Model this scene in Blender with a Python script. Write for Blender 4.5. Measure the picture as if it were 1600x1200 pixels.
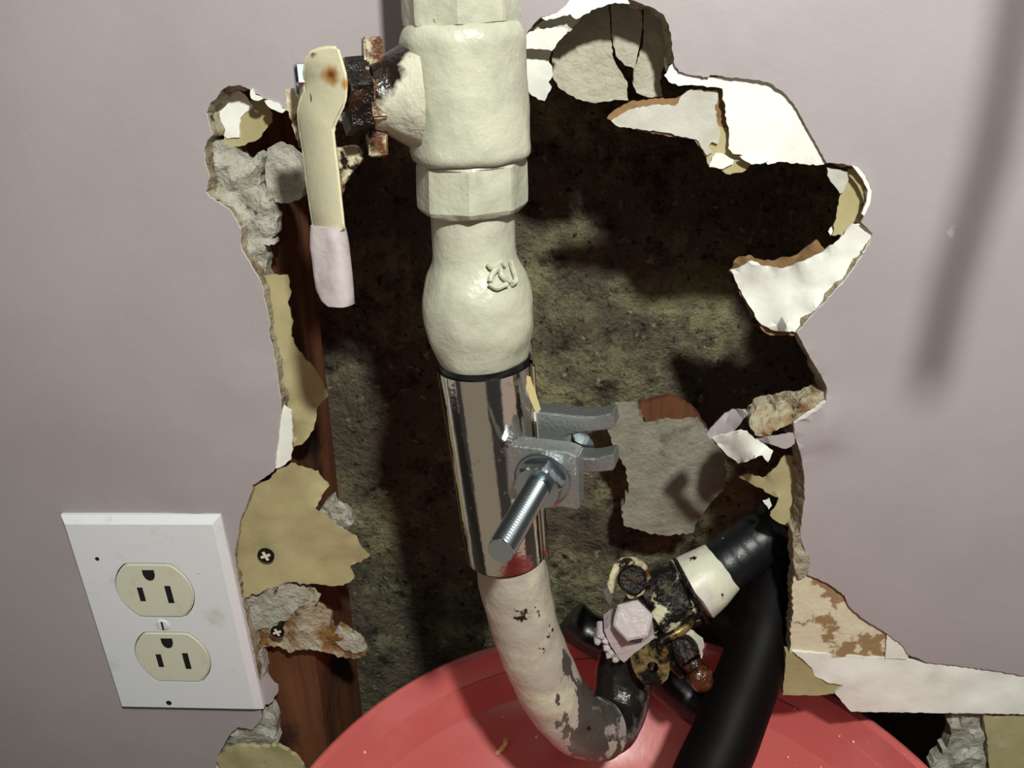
import bpy, bmesh, math, random
import numpy as np
from mathutils import Vector, Matrix, noise as mnoise
from mathutils.geometry import delaunay_2d_cdt

for o in list(bpy.data.objects):
    bpy.data.objects.remove(o)
SC = bpy.context.scene
COL = SC.collection

# ------------------------------------------------------------------ camera
F = 1300.0                                   # focal length in pixels of the 1600 wide frame
ROT = Matrix(((0.99654637, 0.0127684, 0.08205065),
              (0.06948928, 0.41271243, -0.90820685),
              (-0.04545967, 0.91077188, 0.41039981)))
CAM = Vector((0.0, -0.28358, 0.0))
cd = bpy.data.cameras.new('camera')
cd.sensor_width = 36.0
cd.lens = 36.0 * F / 1600.0
cd.clip_start = 0.005
cam = bpy.data.objects.new('camera', cd)
COL.objects.link(cam)
cam.matrix_world = Matrix.Translation(CAM) @ ROT.to_4x4()
SC.camera = cam

# ------------------------------------------------------------------ light and exposure
SC.view_settings.view_transform = 'Standard'
SC.view_settings.look = 'None'
SC.view_settings.gamma = 1.0
SC.view_settings.exposure = 0.0
SC.view_settings.use_curve_mapping = False

W = bpy.data.worlds.new('world')
SC.world = W
W.use_nodes = True
wn = W.node_tree
bg = wn.nodes['Background']
bg.inputs[1].default_value = 1.0
# the dim room behind the viewer: mostly dark, with unseen pale patches added for shiny parts to reflect
tc = wn.nodes.new('ShaderNodeTexCoord')
acc = None
for dirv, hi, lo, colr in (((-0.36, -0.77, -0.53), 0.90, 0.875, (0.26, 0.22, 0.165)), ((0.75, -0.385, -0.53), 0.945, 0.925, (0.46, 0.36, 0.31)),
                           ((-0.95, -0.1, -0.3), 0.975, 0.96, (0.5, 0.46, 0.42)), ((0.1, -0.45, 0.9), 0.975, 0.95, (1.3, 1.25, 1.1)), ((-0.2, -0.8, 0.55), 0.985, 0.97, (0.6, 0.6, 0.55))):
    dp = wn.nodes.new('ShaderNodeVectorMath')
    dp.operation = 'DOT_PRODUCT'
    wn.links.new(tc.outputs['Generated'], dp.inputs[0])
    dp.inputs[1].default_value = Vector(dirv).normalized()
    mr = wn.nodes.new('ShaderNodeMapRange')
    mr.inputs['From Min'].default_value = lo
    mr.inputs['From Max'].default_value = hi
    wn.links.new(dp.outputs['Value'], mr.inputs['Value'])
    sc = wn.nodes.new('ShaderNodeVectorMath')
    sc.operation = 'SCALE'
    sc.inputs[0].default_value = colr
    wn.links.new(mr.outputs[0], sc.inputs['Scale'])
    ad = wn.nodes.new('ShaderNodeVectorMath')
    ad.operation = 'ADD'
    if acc:
        wn.links.new(acc, ad.inputs[0])
    else:
        ad.inputs[0].default_value = (0.050, 0.046, 0.044)
    wn.links.new(sc.outputs[0], ad.inputs[1])
    acc = ad.outputs[0]
wn.links.new(acc, bg.inputs[0])


def torch(name, loc, target, radius, power, cone, blend, color):
    d = bpy.data.lights.new(name, 'SPOT')
    d.shadow_soft_size = radius
    d.energy = power
    d.spot_size = math.radians(cone)
    d.spot_blend = blend
    d.color = color
    o = bpy.data.objects.new(name, d)
    COL.objects.link(o)
    o.location = loc
    o.rotation_euler = (Vector(target) - Vector(loc)).to_track_quat('-Z', 'Y').to_euler()
    return o


LPOS = Vector((0.115, -0.40, 0.270))
torch('hand_torch_light', LPOS, (0.09, 0.0, -0.05), 0.015, 14.8, 84, 0.6, (0.985, 1.0, 0.95))


# ------------------------------------------------------------------ pixels to places
def ray(px, py):
    return ROT @ Vector(((px - 800) / F, (600 - py) / F, -1.0))


def at(px, py, y):
    """the point of the photograph's pixel at the distance y from the wall's face"""
    r = ray(px, py)
    return CAM + r * ((y - CAM.y) / r.y)


def depth(p):
    return -(ROT.transposed() @ (Vector(p) - CAM)).z


# ------------------------------------------------------------------ materials
def new_mat(name):
    m = bpy.data.materials.new(name)
    m.use_nodes = True
    nt = m.node_tree
    return m, nt, nt.nodes['Principled BSDF']


def lin(c):
    return tuple((v / 12.92 if v <= 0.04045 else ((v + 0.055) / 1.055) ** 2.4) for v in [x / 255 for x in c]) + (1,)


def noise_fac(nt, scale, lo, hi, detail=5, rough=0.6, stretch=None, seed=0.0, kind='noise', add=None):
    tc = nt.nodes.new('ShaderNodeTexCoord')
    mp = nt.nodes.new('ShaderNodeMapping')
    nt.links.new(tc.outputs['Object'], mp.inputs[0])
    mp.inputs['Location'].default_value = (seed, seed * 0.7, seed * 1.3)
    if stretch:
        mp.inputs['Scale'].default_value = stretch
    if kind == 'voronoi':
        t = nt.nodes.new('ShaderNodeTexVoronoi')
        t.inputs['Scale'].default_value = scale
        out = t.outputs['Distance']
    else:
        t = nt.nodes.new('ShaderNodeTexNoise')
        t.inputs['Scale'].default_value = scale
        t.inputs['Detail'].default_value = detail
        t.inputs['Roughness'].default_value = rough
        out = t.outputs[0]
    nt.links.new(mp.outputs[0], t.inputs['Vector'])
    for ax, k, c in ([add] if isinstance(add, tuple) else add or []):     # a slow drift along an axis, e.g. wear growing towards one end
        sx = nt.nodes.new('ShaderNodeSeparateXYZ')
        nt.links.new(tc.outputs['Object'], sx.inputs[0])
        mm = nt.nodes.new('ShaderNodeMath')
        mm.operation = 'MULTIPLY_ADD'
        nt.links.new(sx.outputs['XYZ'.index(ax)], mm.inputs[0])
        mm.inputs[1].default_value = k
        mm.inputs[2].default_value = c
        m2 = nt.nodes.new('ShaderNodeMath')
        m2.operation = 'ADD'
        nt.links.new(out, m2.inputs[0])
        nt.links.new(mm.outputs[0], m2.inputs[1])
        out = m2.outputs[0]
    mr = nt.nodes.new('ShaderNodeMapRange')
    mr.inputs['From Min'].default_value = lo
    mr.inputs['From Max'].default_value = hi
    nt.links.new(out, mr.inputs['Value'])
    return mr.outputs[0]


def spot_fac(nt, p, r, soft, wob=0.0):
    """a stain round the object-space point p"""
    tc = nt.nodes.new('ShaderNodeTexCoord')
    src = tc.outputs['Object']
    if wob:
        n = nt.nodes.new('ShaderNodeTexNoise')
        n.inputs['Scale'].default_value = 300
        nt.links.new(src, n.inputs['Vector'])
        va = nt.nodes.new('ShaderNodeVectorMath')
        va.operation = 'MULTIPLY_ADD'
        nt.links.new(n.outputs['Color'], va.inputs[0])
        va.inputs[1].default_value = (wob,) * 3
        nt.links.new(src, va.inputs[2])
        src = va.outputs[0]
    d = nt.nodes.new('ShaderNodeVectorMath')
    d.operation = 'DISTANCE'
    nt.links.new(src, d.inputs[0])
    d.inputs[1].default_value = Vector(p) + Vector((wob / 2,) * 3)
    mr = nt.nodes.new('ShaderNodeMapRange')
    mr.inputs['From Min'].default_value = r
    mr.inputs['From Max'].default_value = r - soft
    nt.links.new(d.outputs['Value'], mr.inputs['Value'])
    return mr.outputs[0]


def mat(name, base, rough=0.6, metal=0.0, layers=(), bump=(), coat=0.0, spots=(), spec=0.5):
    """layers: (colour, noise kwargs, roughness, metallic) laid one over the other; bump: (scale, strength, distance)"""
    m, nt, b = new_mat(name)
    col = nt.nodes.new('ShaderNodeRGB')
    col.outputs[0].default_value = lin(base)
    cur = col.outputs[0]
    vr = nt.nodes.new('ShaderNodeValue')
    vr.outputs[0].default_value = rough
    rcur = vr.outputs[0]
    vm = nt.nodes.new('ShaderNodeValue')
    vm.outputs[0].default_value = metal
    mcur = vm.outputs[0]
    todo = [(c, noise_fac(nt, **kw), r, mt) for c, kw, r, mt in layers]
    todo += [(c, spot_fac(nt, p, rad, soft, wob), r, None) for c, p, rad, soft, wob, r in spots]
    for c, fac, r, mt in todo:
        mx = nt.nodes.new('ShaderNodeMix')
        mx.data_type = 'RGBA'
        nt.links.new(fac, mx.inputs[0])
        nt.links.new(cur, mx.inputs[6])
        mx.inputs[7].default_value = lin(c)
        cur = mx.outputs[2]
        if r is not None:
            mf = nt.nodes.new('ShaderNodeMix')
            nt.links.new(fac, mf.inputs[0])
            nt.links.new(rcur, mf.inputs[2])
            mf.inputs[3].default_value = r
            rcur = mf.outputs[0]
        if mt is not None:
            mf = nt.nodes.new('ShaderNodeMix')
            nt.links.new(fac, mf.inputs[0])
            nt.links.new(mcur, mf.inputs[2])
            mf.inputs[3].default_value = mt
            mcur = mf.outputs[0]
    nt.links.new(cur, b.inputs['Base Color'])
    nt.links.new(rcur, b.inputs['Roughness'])
    nt.links.new(mcur, b.inputs['Metallic'])
    b.inputs['Specular IOR Level'].default_value = spec
    b.inputs['Coat Weight'].default_value = coat
    b.inputs['Coat Roughness'].default_value = 0.12
    last = None
    for i, (scale, strength, dist) in enumerate(bump):
        bp = nt.nodes.new('ShaderNodeBump')
        bp.inputs['Strength'].default_value = strength
        bp.inputs['Distance'].default_value = dist
        nt.links.new(noise_fac(nt, scale, 0.2, 0.8, seed=3.1 * i + 1), bp.inputs['Height'])
        if last:
            nt.links.new(last, bp.inputs['Normal'])
        last = bp.outputs[0]
    if last:
        nt.links.new(last, b.inputs['Normal'])
    return m


def N(scale, lo, hi, **k):
    return dict(scale=scale, lo=lo, hi=hi, **k)


MT = {}
MT['paint'] = mat('lavender_wall_paint', (170, 161, 161), 0.55, layers=[
    ((160, 151, 153), N(9, 0.4, 0.7), None, None),
    ((120, 106, 104), N(70, 0.735, 0.77, detail=3, seed=4), None, None),
    ((196, 186, 186), N(55, 0.74, 0.78, detail=3, seed=9), None, None)], bump=[(420, 0.08, 0.0006), (45, 0.10, 0.002)])
MT['white_paper'] = mat('torn_white_paper', (236, 236, 226), 0.75, layers=[((215, 214, 202), N(45, 0.5, 0.75), None, None)],
                        bump=[(160, 0.2, 0.0008)])
MT['grey_paper'] = mat('torn_grey_paper', (198, 196, 184), 0.8, layers=[((176, 173, 158), N(80, 0.45, 0.7), None, None)],
                       bump=[(200, 0.3, 0.0008)])
MT['tan_paper'] = mat('tan_backing_paper', (176, 165, 122), 0.8, layers=[
    ((155, 143, 100), N(28, 0.45, 0.7), None, None), ((186, 178, 140), N(60, 0.6, 0.75, seed=3), None, None)], bump=[(120, 0.2, 0.001)])
MT['brown_paper'] = mat('brown_torn_paper', (140, 108, 72), 0.85, layers=[((96, 70, 42), N(120, 0.5, 0.7), None, None)],
                        bump=[(300, 0.4, 0.0008)])
MT['patchy_paper'] = mat('patchy_cream_and_brown_paper', (212, 202, 172), 0.8, layers=[
    ((150, 122, 84), N(52, 0.53, 0.56, detail=4, seed=2.2, add=('X', 2.5, -0.24)), None, None)], bump=[(200, 0.35, 0.001)])
MT['gypsum'] = mat('crumbled_gypsum', (178, 176, 162), 0.95, layers=[
    ((150, 146, 130), N(110, 0.45, 0.65), None, None), ((92, 82, 64), N(160, 0.64, 0.72, seed=5), None, None)],
    bump=[(180, 0.7, 0.0025), (600, 0.5, 0.0008)])
MT['gypsum_grey'] = mat('grey_gypsum_board', (186, 182, 162), 0.95, layers=[
    ((168, 162, 142), N(60, 0.42, 0.65), None, None), ((110, 86, 58), N(75, 0.69, 0.74, seed=7), None, None)],
    bump=[(260, 0.6, 0.0015)])
MT['gypsum_rust'] = mat('rusty_gypsum', (170, 160, 136), 0.9, layers=[
    ((126, 88, 40), N(70, 0.45, 0.58, seed=1.4), None, None), ((60, 36, 18), N(130, 0.6, 0.68, seed=2.4), None, None)],
    bump=[(180, 0.8, 0.0025)])
MT['edge'] = mat('broken_board_edge', (165, 155, 132), 0.95, layers=[
    ((120, 100, 74), N(150, 0.5, 0.66), None, None), ((64, 48, 32), N(220, 0.62, 0.7, seed=5), None, None)],
    bump=[(220, 0.8, 0.002), (700, 0.5, 0.0008)])
MT['cement_board'] = mat('grey_cement_board', (152, 148, 132), 0.95, layers=[((130, 126, 110), N(60, 0.42, 0.65), None, None), ((86, 74, 58), N(40, 0.62, 0.75, seed=7), None, None)], bump=[(260, 0.6, 0.0015)])
MT['concrete'] = mat('mouldy_foundation_concrete', (94, 86, 69), 0.95, layers=[
    ((156, 155, 112), N(17, 0.48, 0.66, detail=9, rough=0.74, seed=1), None, None),
    ((40, 33, 24), N(60, 0.53, 0.66, detail=6, rough=0.7, seed=6), None, None),
    ((160, 158, 122), N(190, 0.63, 0.74, detail=4, seed=2), None, None),
    ((24, 19, 14), N(240, 0.60, 0.70, detail=3, seed=8), None, None)],
    bump=[(120, 0.9, 0.004), (500, 0.7, 0.0012)])
MT['wood'] = mat('stained_stud_wood', (112, 68, 38), 0.7, layers=[
    ((76, 40, 22), N(30, 0.4, 0.65, stretch=(4, 4, 0.25)), None, None),
    ((38, 22, 12), N(26, 0.55, 0.68, seed=2.3), None, None)], bump=[(90, 0.3, 0.001)])
MT['cream'] = mat('thick_cream_paint', (193, 193, 171), 0.38, layers=[
    ((174, 175, 154), N(60, 0.45, 0.65), None, None), ((186, 172, 138), N(130, 0.66, 0.74, seed=4), None, None),
    ((120, 112, 88), N(170, 0.73, 0.77, seed=8, detail=3), None, None)], bump=[(140, 0.35, 0.0012), (40, 0.25, 0.002)])
MT['handle_cream'] = mat('handle_cream_paint', (216, 204, 166), 0.42, layers=[
    ((190, 176, 138), N(70, 0.55, 0.72), None, None), ((120, 74, 34), N(230, 0.71, 0.76, seed=2.1), None, None)],
    bump=[(90, 0.2, 0.001)])
MT['grip'] = mat('lavender_grip_paint', (196, 184, 184), 0.2, layers=[((176, 160, 158), N(110, 0.5, 0.7), None, None)],
                 bump=[(160, 0.3, 0.001)], coat=0.5)
MT['gunk'] = mat('black_greasy_metal', (24, 18, 14), 0.25, 0.3, layers=[
    ((66, 38, 18), N(160, 0.52, 0.66), 0.4, None), ((196, 184, 150), N(120, 0.66, 0.70, seed=3.3), 0.5, 0.0)],
    bump=[(220, 0.8, 0.0018)])
MT['rusty_cream'] = mat('cream_paint_over_rust', (206, 194, 160), 0.45, layers=[
    ((110, 70, 34), N(110, 0.50, 0.60, seed=1.1), 0.5, None), ((34, 22, 14), N(120, 0.58, 0.64, seed=5.1), 0.3, None)],
    bump=[(220, 0.6, 0.0015)])
MT['black_cream'] = mat('black_grime_with_cream_flakes', (20, 18, 15), 0.3, 0.2, layers=[
    ((84, 78, 58), N(200, 0.52, 0.62, seed=3), 0.5, None), ((206, 200, 164), N(95, 0.555, 0.60, seed=9.4), 0.45, 0.0)],
    bump=[(240, 0.9, 0.0016)])
MT['brass_grime'] = mat('grimy_brass', (150, 132, 84), 0.35, 0.6, layers=[
    ((30, 24, 16), N(130, 0.42, 0.53, seed=3), 0.4, None)], bump=[(260, 0.5, 0.001)])
MT['rust'] = mat('wet_rust', (78, 38, 18), 0.15, 0.0, layers=[((30, 16, 10), N(170, 0.48, 0.6), None, None)],
                 bump=[(200, 0.6, 0.0012)], coat=0.8)
MT['lav_lump'] = mat('lavender_paint_lumps', (196, 184, 182), 0.25, layers=[
    ((168, 110, 60), N(140, 0.66, 0.72, seed=6), None, None)], bump=[(180, 0.5, 0.0012)], coat=0.4)
MT['flaky'] = mat('flaking_pipe_paint', (178, 170, 154), 0.45, layers=[
    ((202, 198, 172), N(40, 0.50, 0.62, seed=7), None, None),
    ((84, 82, 74), N(50, 0.50, 0.512, detail=7, rough=0.66, seed=1.7, stretch=(1, 1, 0.4), add=[('Z', -0.8, 0.0), ('X', 5.0, 0.032)]), 0.4, 0.2),
    ((158, 146, 140), N(42, 0.53, 0.56, seed=12, detail=6, add=('X', 9.0, -0.12)), 0.5, 0.0),
    ((26, 20, 15), N(75, 0.655, 0.67, seed=3.7), None, None)], bump=[(150, 0.4, 0.0012)])
MT['dark_pipe'] = mat('wet_dark_pipe', (44, 40, 36), 0.22, 0.5, layers=[
    ((112, 108, 100), N(80, 0.58, 0.70), 0.3, None)], bump=[(150, 0.5, 0.001)])
MT['chrome'] = mat('polished_clamp_steel', (200, 196, 186), 0.1, 1.0, layers=[
    ((120, 104, 84), N(70, 0.64, 0.68, seed=2), 0.4, 0.6), ((60, 52, 42), N(190, 0.69, 0.73, seed=4), 0.5, 0.3)],
    bump=[(30, 0.12, 0.002)])
MT['zinc'] = mat('galvanised_steel', (176, 180, 178), 0.36, 0.85, bump=[(700, 0.5, 0.0006)])
MT['bolt'] = mat('zinc_plated_bolt', (170, 180, 184), 0.24, 1.0)
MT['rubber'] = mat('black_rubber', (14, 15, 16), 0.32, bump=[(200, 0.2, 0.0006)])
MT['sleeve'] = mat('black_ribbed_rubber', (15, 19, 21), 0.4, layers=[((170, 172, 168), N(420, 0.735, 0.75, detail=2), None, None)],
                   bump=[(260, 0.25, 0.0006)])
MT['hose'] = mat('glossy_black_hose', (11, 8, 8), 0.55, layers=[((22, 17, 16), N(40, 0.55, 0.75), None, None)], spec=0.12)
MT['red'] = mat('red_bucket_plastic', (202, 97, 93), 0.30, layers=[
    ((208, 112, 106), N(30, 0.5, 0.7), None, None), ((226, 150, 140), N(380, 0.74, 0.77, detail=2), None, None)],
    bump=[(18, 0.1, 0.003)], spec=0.8)
MT['plate'] = mat('white_plastic_plate', (226, 228, 230), 0.4, layers=[
    ((204, 204, 196), N(60, 0.58, 0.74), None, None), ((150, 144, 128), N(140, 0.74, 0.78, seed=4), None, None)])
MT['ivory'] = mat('ivory_plastic', (212, 212, 190), 0.4, layers=[((196, 190, 160), N(90, 0.55, 0.75), None, None)])
MT['slot'] = mat('dark_slot', (14, 13, 12), 0.7)
MT['screw'] = mat('black_screw', (30, 28, 26), 0.35, 0.6)
MT['screw_cross'] = mat('plaster_filled_cross', (220, 214, 190), 0.6)
MT['floor'] = mat('dark_concrete_floor', (84, 78, 72), 0.9, bump=[(60, 0.5, 0.003)])
MT['chip'] = mat('yellowed_paint_chip', (206, 188, 132), 0.7, layers=[((110, 84, 44), N(300, 0.62, 0.68), None, None)])
MT['crumb'] = mat('plaster_crumb', (222, 206, 190), 0.8)
MT['crack'] = mat('grimy_crack', (108, 98, 98), 0.9)


# ------------------------------------------------------------------ object helpers
def link(name, verts, faces, material, parent=None, base=None, mats=None, fmat=None, smooth=30):
    base = Vector(base) if base is not None else (Vector(parent.get('base', (0, 0, 0))) if parent else Vector((0, 0, 0)))
    me = bpy.data.meshes.new(name)
    me.from_pydata([tuple(Vector(v) - base) for v in verts], [], faces)
    for mm in (mats or [material]):
        me.materials.append(mm)
    if fmat:
        me.polygons.foreach_set('material_index', fmat)
    bm = bmesh.new()
    bm.from_mesh(me)
    bmesh.ops.recalc_face_normals(bm, faces=bm.faces)
    bm.to_mesh(me)
    bm.free()
    if smooth:
        me.polygons.foreach_set('use_smooth', [True] * len(me.polygons))
        me.set_sharp_from_angle(angle=math.radians(smooth))
    o = bpy.data.objects.new(name, me)
    COL.objects.link(o)
    if parent:
        o.parent = parent
        gp = Vector(parent.get('base', (0, 0, 0)))
        o.location = base - gp
    else:
        o.location = base
    o['base'] = list(base)
    return o


def thing(name, label, cat, base, group=None):
    o = bpy.data.objects.new(name, None)
    o.empty_display_size = 0.01
    COL.objects.link(o)
    o.location = base
    o['base'] = list(base)
    return tag(o, label, cat, group)


def tag(o, label, cat=None, group=None):
    o['label'] = label
    if cat:
        o['category'] = cat
    if group:
        o['group'] = group
    return o


def struct(o, label=None):
    o['kind'] = 'structure'
    if label:
        o['label'] = label
    return o


def inside(p, poly):
    x, y = p
    c = False
    j = len(poly) - 1
    for i in range(len(poly)):
        xi, yi = poly[i]
        xj, yj = poly[j]
        if (yi > y) != (yj > y) and x < (xj - xi) * (y - yi) / (yj - yi) + xi:
            c = not c
        j = i
    return c


def rough_outline(pts, step, amp, rnd, ctrl=None):
    """the traced outline with ragged torn edges; ctrl are values carried along"""
    out, cv = [], []
    n = len(pts)
    for i in range(n):
        a, b = pts[i], pts[(i + 1) % n]
        L = math.hypot(b[0] - a[0], b[1] - a[1])
        k = max(1, int(L / step))
        nx, ny = (-(b[1] - a[1]) / L, (b[0] - a[0]) / L) if L > 0 else (0, 0)
        for j in range(k):
            t = j / k
            d = rnd.uniform(-amp, amp) if j else rnd.uniform(-amp, amp) * 0.3
            out.append((a[0] + (b[0] - a[0]) * t + nx * d, a[1] + (b[1] - a[1]) * t + ny * d))
            if ctrl:
                cv.append(ctrl[i] + (ctrl[(i + 1) % n] - ctrl[i]) * t)
    return out, cv


def triangulate(outline, grid, rnd):
    xs = [p[0] for p in outline]
    ys = [p[1] for p in outline]
    pts = [Vector(p) for p in outline]
    n = len(pts)
    y = min(ys) + grid / 2
    while y < max(ys):
        x = min(xs) + grid / 2
        while x < max(xs):
            q = (x + rnd.uniform(-.3, .3) * grid, y + rnd.uniform(-.3, .3) * grid)
            if inside(q, outline) and min((q[0] - a[0]) ** 2 + (q[1] - a[1]) ** 2 for a in outline) > (grid * 0.4) ** 2:
                pts.append(Vector(q))
            x += grid
        y += grid
    v, e, f, ov, oe, of = delaunay_2d_cdt(pts, [], [list(range(n))], 1, 1e-5)
    return [(p.x, p.y) for p in v], [list(t) for t in f]


def sheet(name, pts, y, material, thick=0.0006, parent=None, step=5, amp=1.4, grid=12, lump=0.0, lscale=60, seed=0,
          base=None, back=None, smooth=30, rim=None):
    """a torn piece of paper or board; pts are (px, py) or (px, py, y offset); y its distance from the wall's face"""
    rnd = random.Random(seed * 7 + len(pts) * 13 + int(pts[0][0]))
    ctrl = [p[2] if len(p) > 2 else 0.0 for p in pts]
    p2 = [(p[0], p[1]) for p in pts]
    out, _ = rough_outline(p2, step, amp, rnd)
    v2, tris = triangulate(out, grid, rnd)
    cp = np.array(p2, float)
    cv = np.array(ctrl)
    varied = np.any(cv != 0)
    front = []
    for (px, py) in v2:
        yy = y
        if varied:
            d2 = (cp[:, 0] - px) ** 2 + (cp[:, 1] - py) ** 2 + 4.0
            w = 1.0 / d2 ** 1.3
            yy += float((w * cv).sum() / w.sum())
        q = at(px, py, yy)
        if lump:
            q = at(px, py, yy + lump * mnoise.fractal(Vector((q.x, 3.7 + seed, q.z)) * lscale, 1.0, 2.0, 4))
        front.append(q)
    ed = {}
    for t in tris:
        for i in range(3):
            k = (t[i], t[(i + 1) % 3])
            ed[tuple(sorted(k))] = ed.get(tuple(sorted(k)), []) + [k]
    n = len(front)
    verts = front + [p + Vector((0, thick, 0)) for p in front]
    faces = list(tris) + [[a + n for a in reversed(t)] for t in tris]
    fm = [0] * len(tris) + [1 if back else 0] * len(tris)
    for k, l in ed.items():
        if len(l) == 1:
            a, b = l[0]
            faces.append([b, a, a + n, b + n])
            fm.append(2 if rim else 0)
    ms = [material, back or material, rim or material]
    return link(name, verts, faces, material, parent, base, mats=ms, fmat=fm, smooth=smooth)


def rings(centers, radii, shapes=None, seg=48, axis=None, cap=True):
    """a body of rings; shapes[i](angle) scales the radius; rings horizontal unless axis given"""
    verts, faces = [], []
    for i, (c, r) in enumerate(zip(centers, radii)):
        ax = Vector(axis) if axis is not None else Vector((0, 0, 1))
        if ax.length == 0:
            ax = Vector((0, 0, 1))
        ax.normalize()
        u = Vector((1, 0, 0)) if abs(ax.x) < 0.9 else Vector((0, 1, 0))
        u = (u - ax * u.dot(ax)).normalized()
        w = ax.cross(u)
        for k in range(seg):
            a = 2 * math.pi * k / seg
            s = shapes[i](a) if shapes and shapes[i] else 1.0
            verts.append(Vector(c) + (u * math.cos(a) + w * math.sin(a)) * r * s)
    m = len(centers)
    for i in range(m - 1):
        for k in range(seg):
            k2 = (k + 1) % seg
            faces.append([i * seg + k, i * seg + k2, (i + 1) * seg + k2, (i + 1) * seg + k])
    if cap:
        faces.append(list(range(seg))[::-1])
        faces.append([(m - 1) * seg + k for k in range(seg)])
    return verts, faces


def ngon(n, rot=0.0, rnd=0.12):
    def f(a):
        w = 2 * math.pi / n
        t = (a - rot) % w - w / 2
        v = math.cos(w / 2) / math.cos(t)
        return v * (1 - rnd * 0.12) + rnd * 0.12 * math.cos(w / 2) * 1.04
    return f


def smooth_path(pts, n):
    """Catmull-Rom through vectors or tuples of floats"""
    pts = [np.array(p, float) for p in pts]
    P = [2 * pts[0] - pts[1]] + pts + [2 * pts[-1] - pts[-2]]
    out = []
    for i in range(1, len(P) - 2):
        for j in range(n):
            t = j / n
            a, b, c, d = P[i - 1], P[i], P[i + 1], P[i + 2]
            out.append(0.5 * (2 * b + (c - a) * t + (2 * a - 5 * b + 4 * c - d) * t * t + (3 * b - a - 3 * c + d) * t ** 3))
    out.append(P[-2])
    return out


def tube(path, radii, seg=28, cap=True, lump=0.0, lscale=80, squash=None):
    path = [Vector(p) for p in path]
    n = len(path)
    verts, faces = [], []
    up = Vector((0.3, -0.9, 0.2))
    for i, p in enumerate(path):
        t = (path[min(i + 1, n - 1)] - path[max(i - 1, 0)]).normalized()
        u = (up - t * up.dot(t)).normalized()
        w = t.cross(u)
        up = u
        r = radii[i] if hasattr(radii, '__len__') else radii
        for k in range(seg):
            a = 2 * math.pi * k / seg
            d = (u * math.cos(a) * (squash or 1.0) + w * math.sin(a))
            q = p + d * r
            if lump:
                q += d * lump * mnoise.fractal(q * lscale, 1.0, 2.0, 3)
            verts.append(q)
    for i in range(n - 1):
        for k in range(seg):
            k2 = (k + 1) % seg
            faces.append([i * seg + k, i * seg + k2, (i + 1) * seg + k2, (i + 1) * seg + k])
    if cap:
        faces.append(list(range(seg))[::-1])
        faces.append([(n - 1) * seg + k for k in range(seg)])
    return verts, faces


def prism(poly, origin, u, v, w, t, bev=0.0):
    """a polygon in the u, v plane pushed t along w, edges bevelled"""
    origin, u, v, w = Vector(origin), Vector(u), Vector(v), Vector(w)
    bm = bmesh.new()
    vs = [bm.verts.new(origin + u * a + v * b) for a, b in poly]
    f = bm.faces.new(vs)
    r = bmesh.ops.extrude_face_region(bm, geom=[f])
    bmesh.ops.translate(bm, vec=w * t, verts=[e for e in r['geom'] if isinstance(e, bmesh.types.BMVert)])
    if bev:
        bmesh.ops.bevel(bm, geom=list(bm.edges), offset=bev, segments=2, affect='EDGES', clamp_overlap=True)
    bmesh.ops.recalc_face_normals(bm, faces=bm.faces)
    bm.verts.index_update()
    vv = [x.co.copy() for x in bm.verts]
    ff = [[x.index for x in fc.verts] for fc in bm.faces]
    bm.free()
    return vv, ff


def join(*parts):
    V, Fc = [], []
    for v, f in parts:
        n = len(V)
        V += list(v)
        Fc += [[a + n for a in t] for t in f]
    return V, Fc


def lumpy(v, amp, scale, seed=0.0):
    c = sum((Vector(p) for p in v), Vector()) / len(v)
    out = []
    for p in v:
        p = Vector(p)
        out.append(p + mnoise.noise_vector(p * scale + Vector((seed, 0, 0))) * amp)
    return out


# ------------------------------------------------------------------ the setting: front wall with its torn hole
HOLE = [(345, 1330), (347, 1215), (337, 1195), (340, 1180), (352, 1160), (362, 1145), (372, 1136), (395, 1140), (408, 1125), (407, 1112),
        (404, 1085), (400, 1040), (392, 1000), (384, 965), (376, 930), (370, 900), (366, 868), (370, 846), (374, 818), (385, 790), (392, 772),
        (394, 758), (410, 748), (428, 736), (430, 720), (436, 668), (439, 632), (434, 592), (430, 565), (425, 540), (420, 522), (423, 508), (419, 490),
        (413, 468), (411, 450), (403, 432), (392, 415), (385, 403), (378, 391), (375, 378), (376, 358), (366, 340), (358, 327), (345, 319),
        (328, 309), (321, 300), (327, 275), (320, 255), (318, 238), (322, 222), (331, 212), (327, 195), (322, 177), (328, 161), (338, 154),
        (344, 143), (357, 134), (375, 133), (390, 140), (404, 148), (412, 154), (440, 167), (450, 174), (468, 180), (520, 186), (570, 196), (640, 190),
        (720, 150), (800, 90), (826, 47), (845, 27), (868, 21), (885, 8), (897, -8), (940, -16), (975, -4), (1000, 5), (1020, 12),
        (1036, 22), (1045, 38), (1049, 60), (1051, 80), (1054, 100), (1061, 112), (1075, 117), (1107, 121), (1110, 117), (1140, 121),
        (1185, 125), (1205, 131), (1225, 145), (1241, 163), (1256, 190), (1266, 207), (1280, 232), (1292, 255), (1318, 256), (1340, 262),
        (1353, 276), (1361, 296), (1359, 316), (1350, 335), (1346, 348), (1363, 364), (1361, 374), (1345, 402), (1320, 438), (1284, 477),
        (1245, 520), (1256, 541), (1270, 565), (1284, 588), (1291, 604), (1290, 624), (1270, 640), (1240, 660), (1241, 682),
        (1250, 705), (1256, 740), (1257, 780), (1253, 808), (1250, 838), (1258, 862), (1266, 884), (1261, 897), (1290, 910), (1320, 931),
        (1326, 946), (1345, 965), (1386, 990), (1410, 1008), (1418, 1022), (1450, 1035), (1500, 1040), (1560, 1048), (1600, 1055),
        (1720, 1066)]
rw = random.Random(5)
edge_px, _ = rough_outline(HOLE + [], 4, 0.9, rw)
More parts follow.
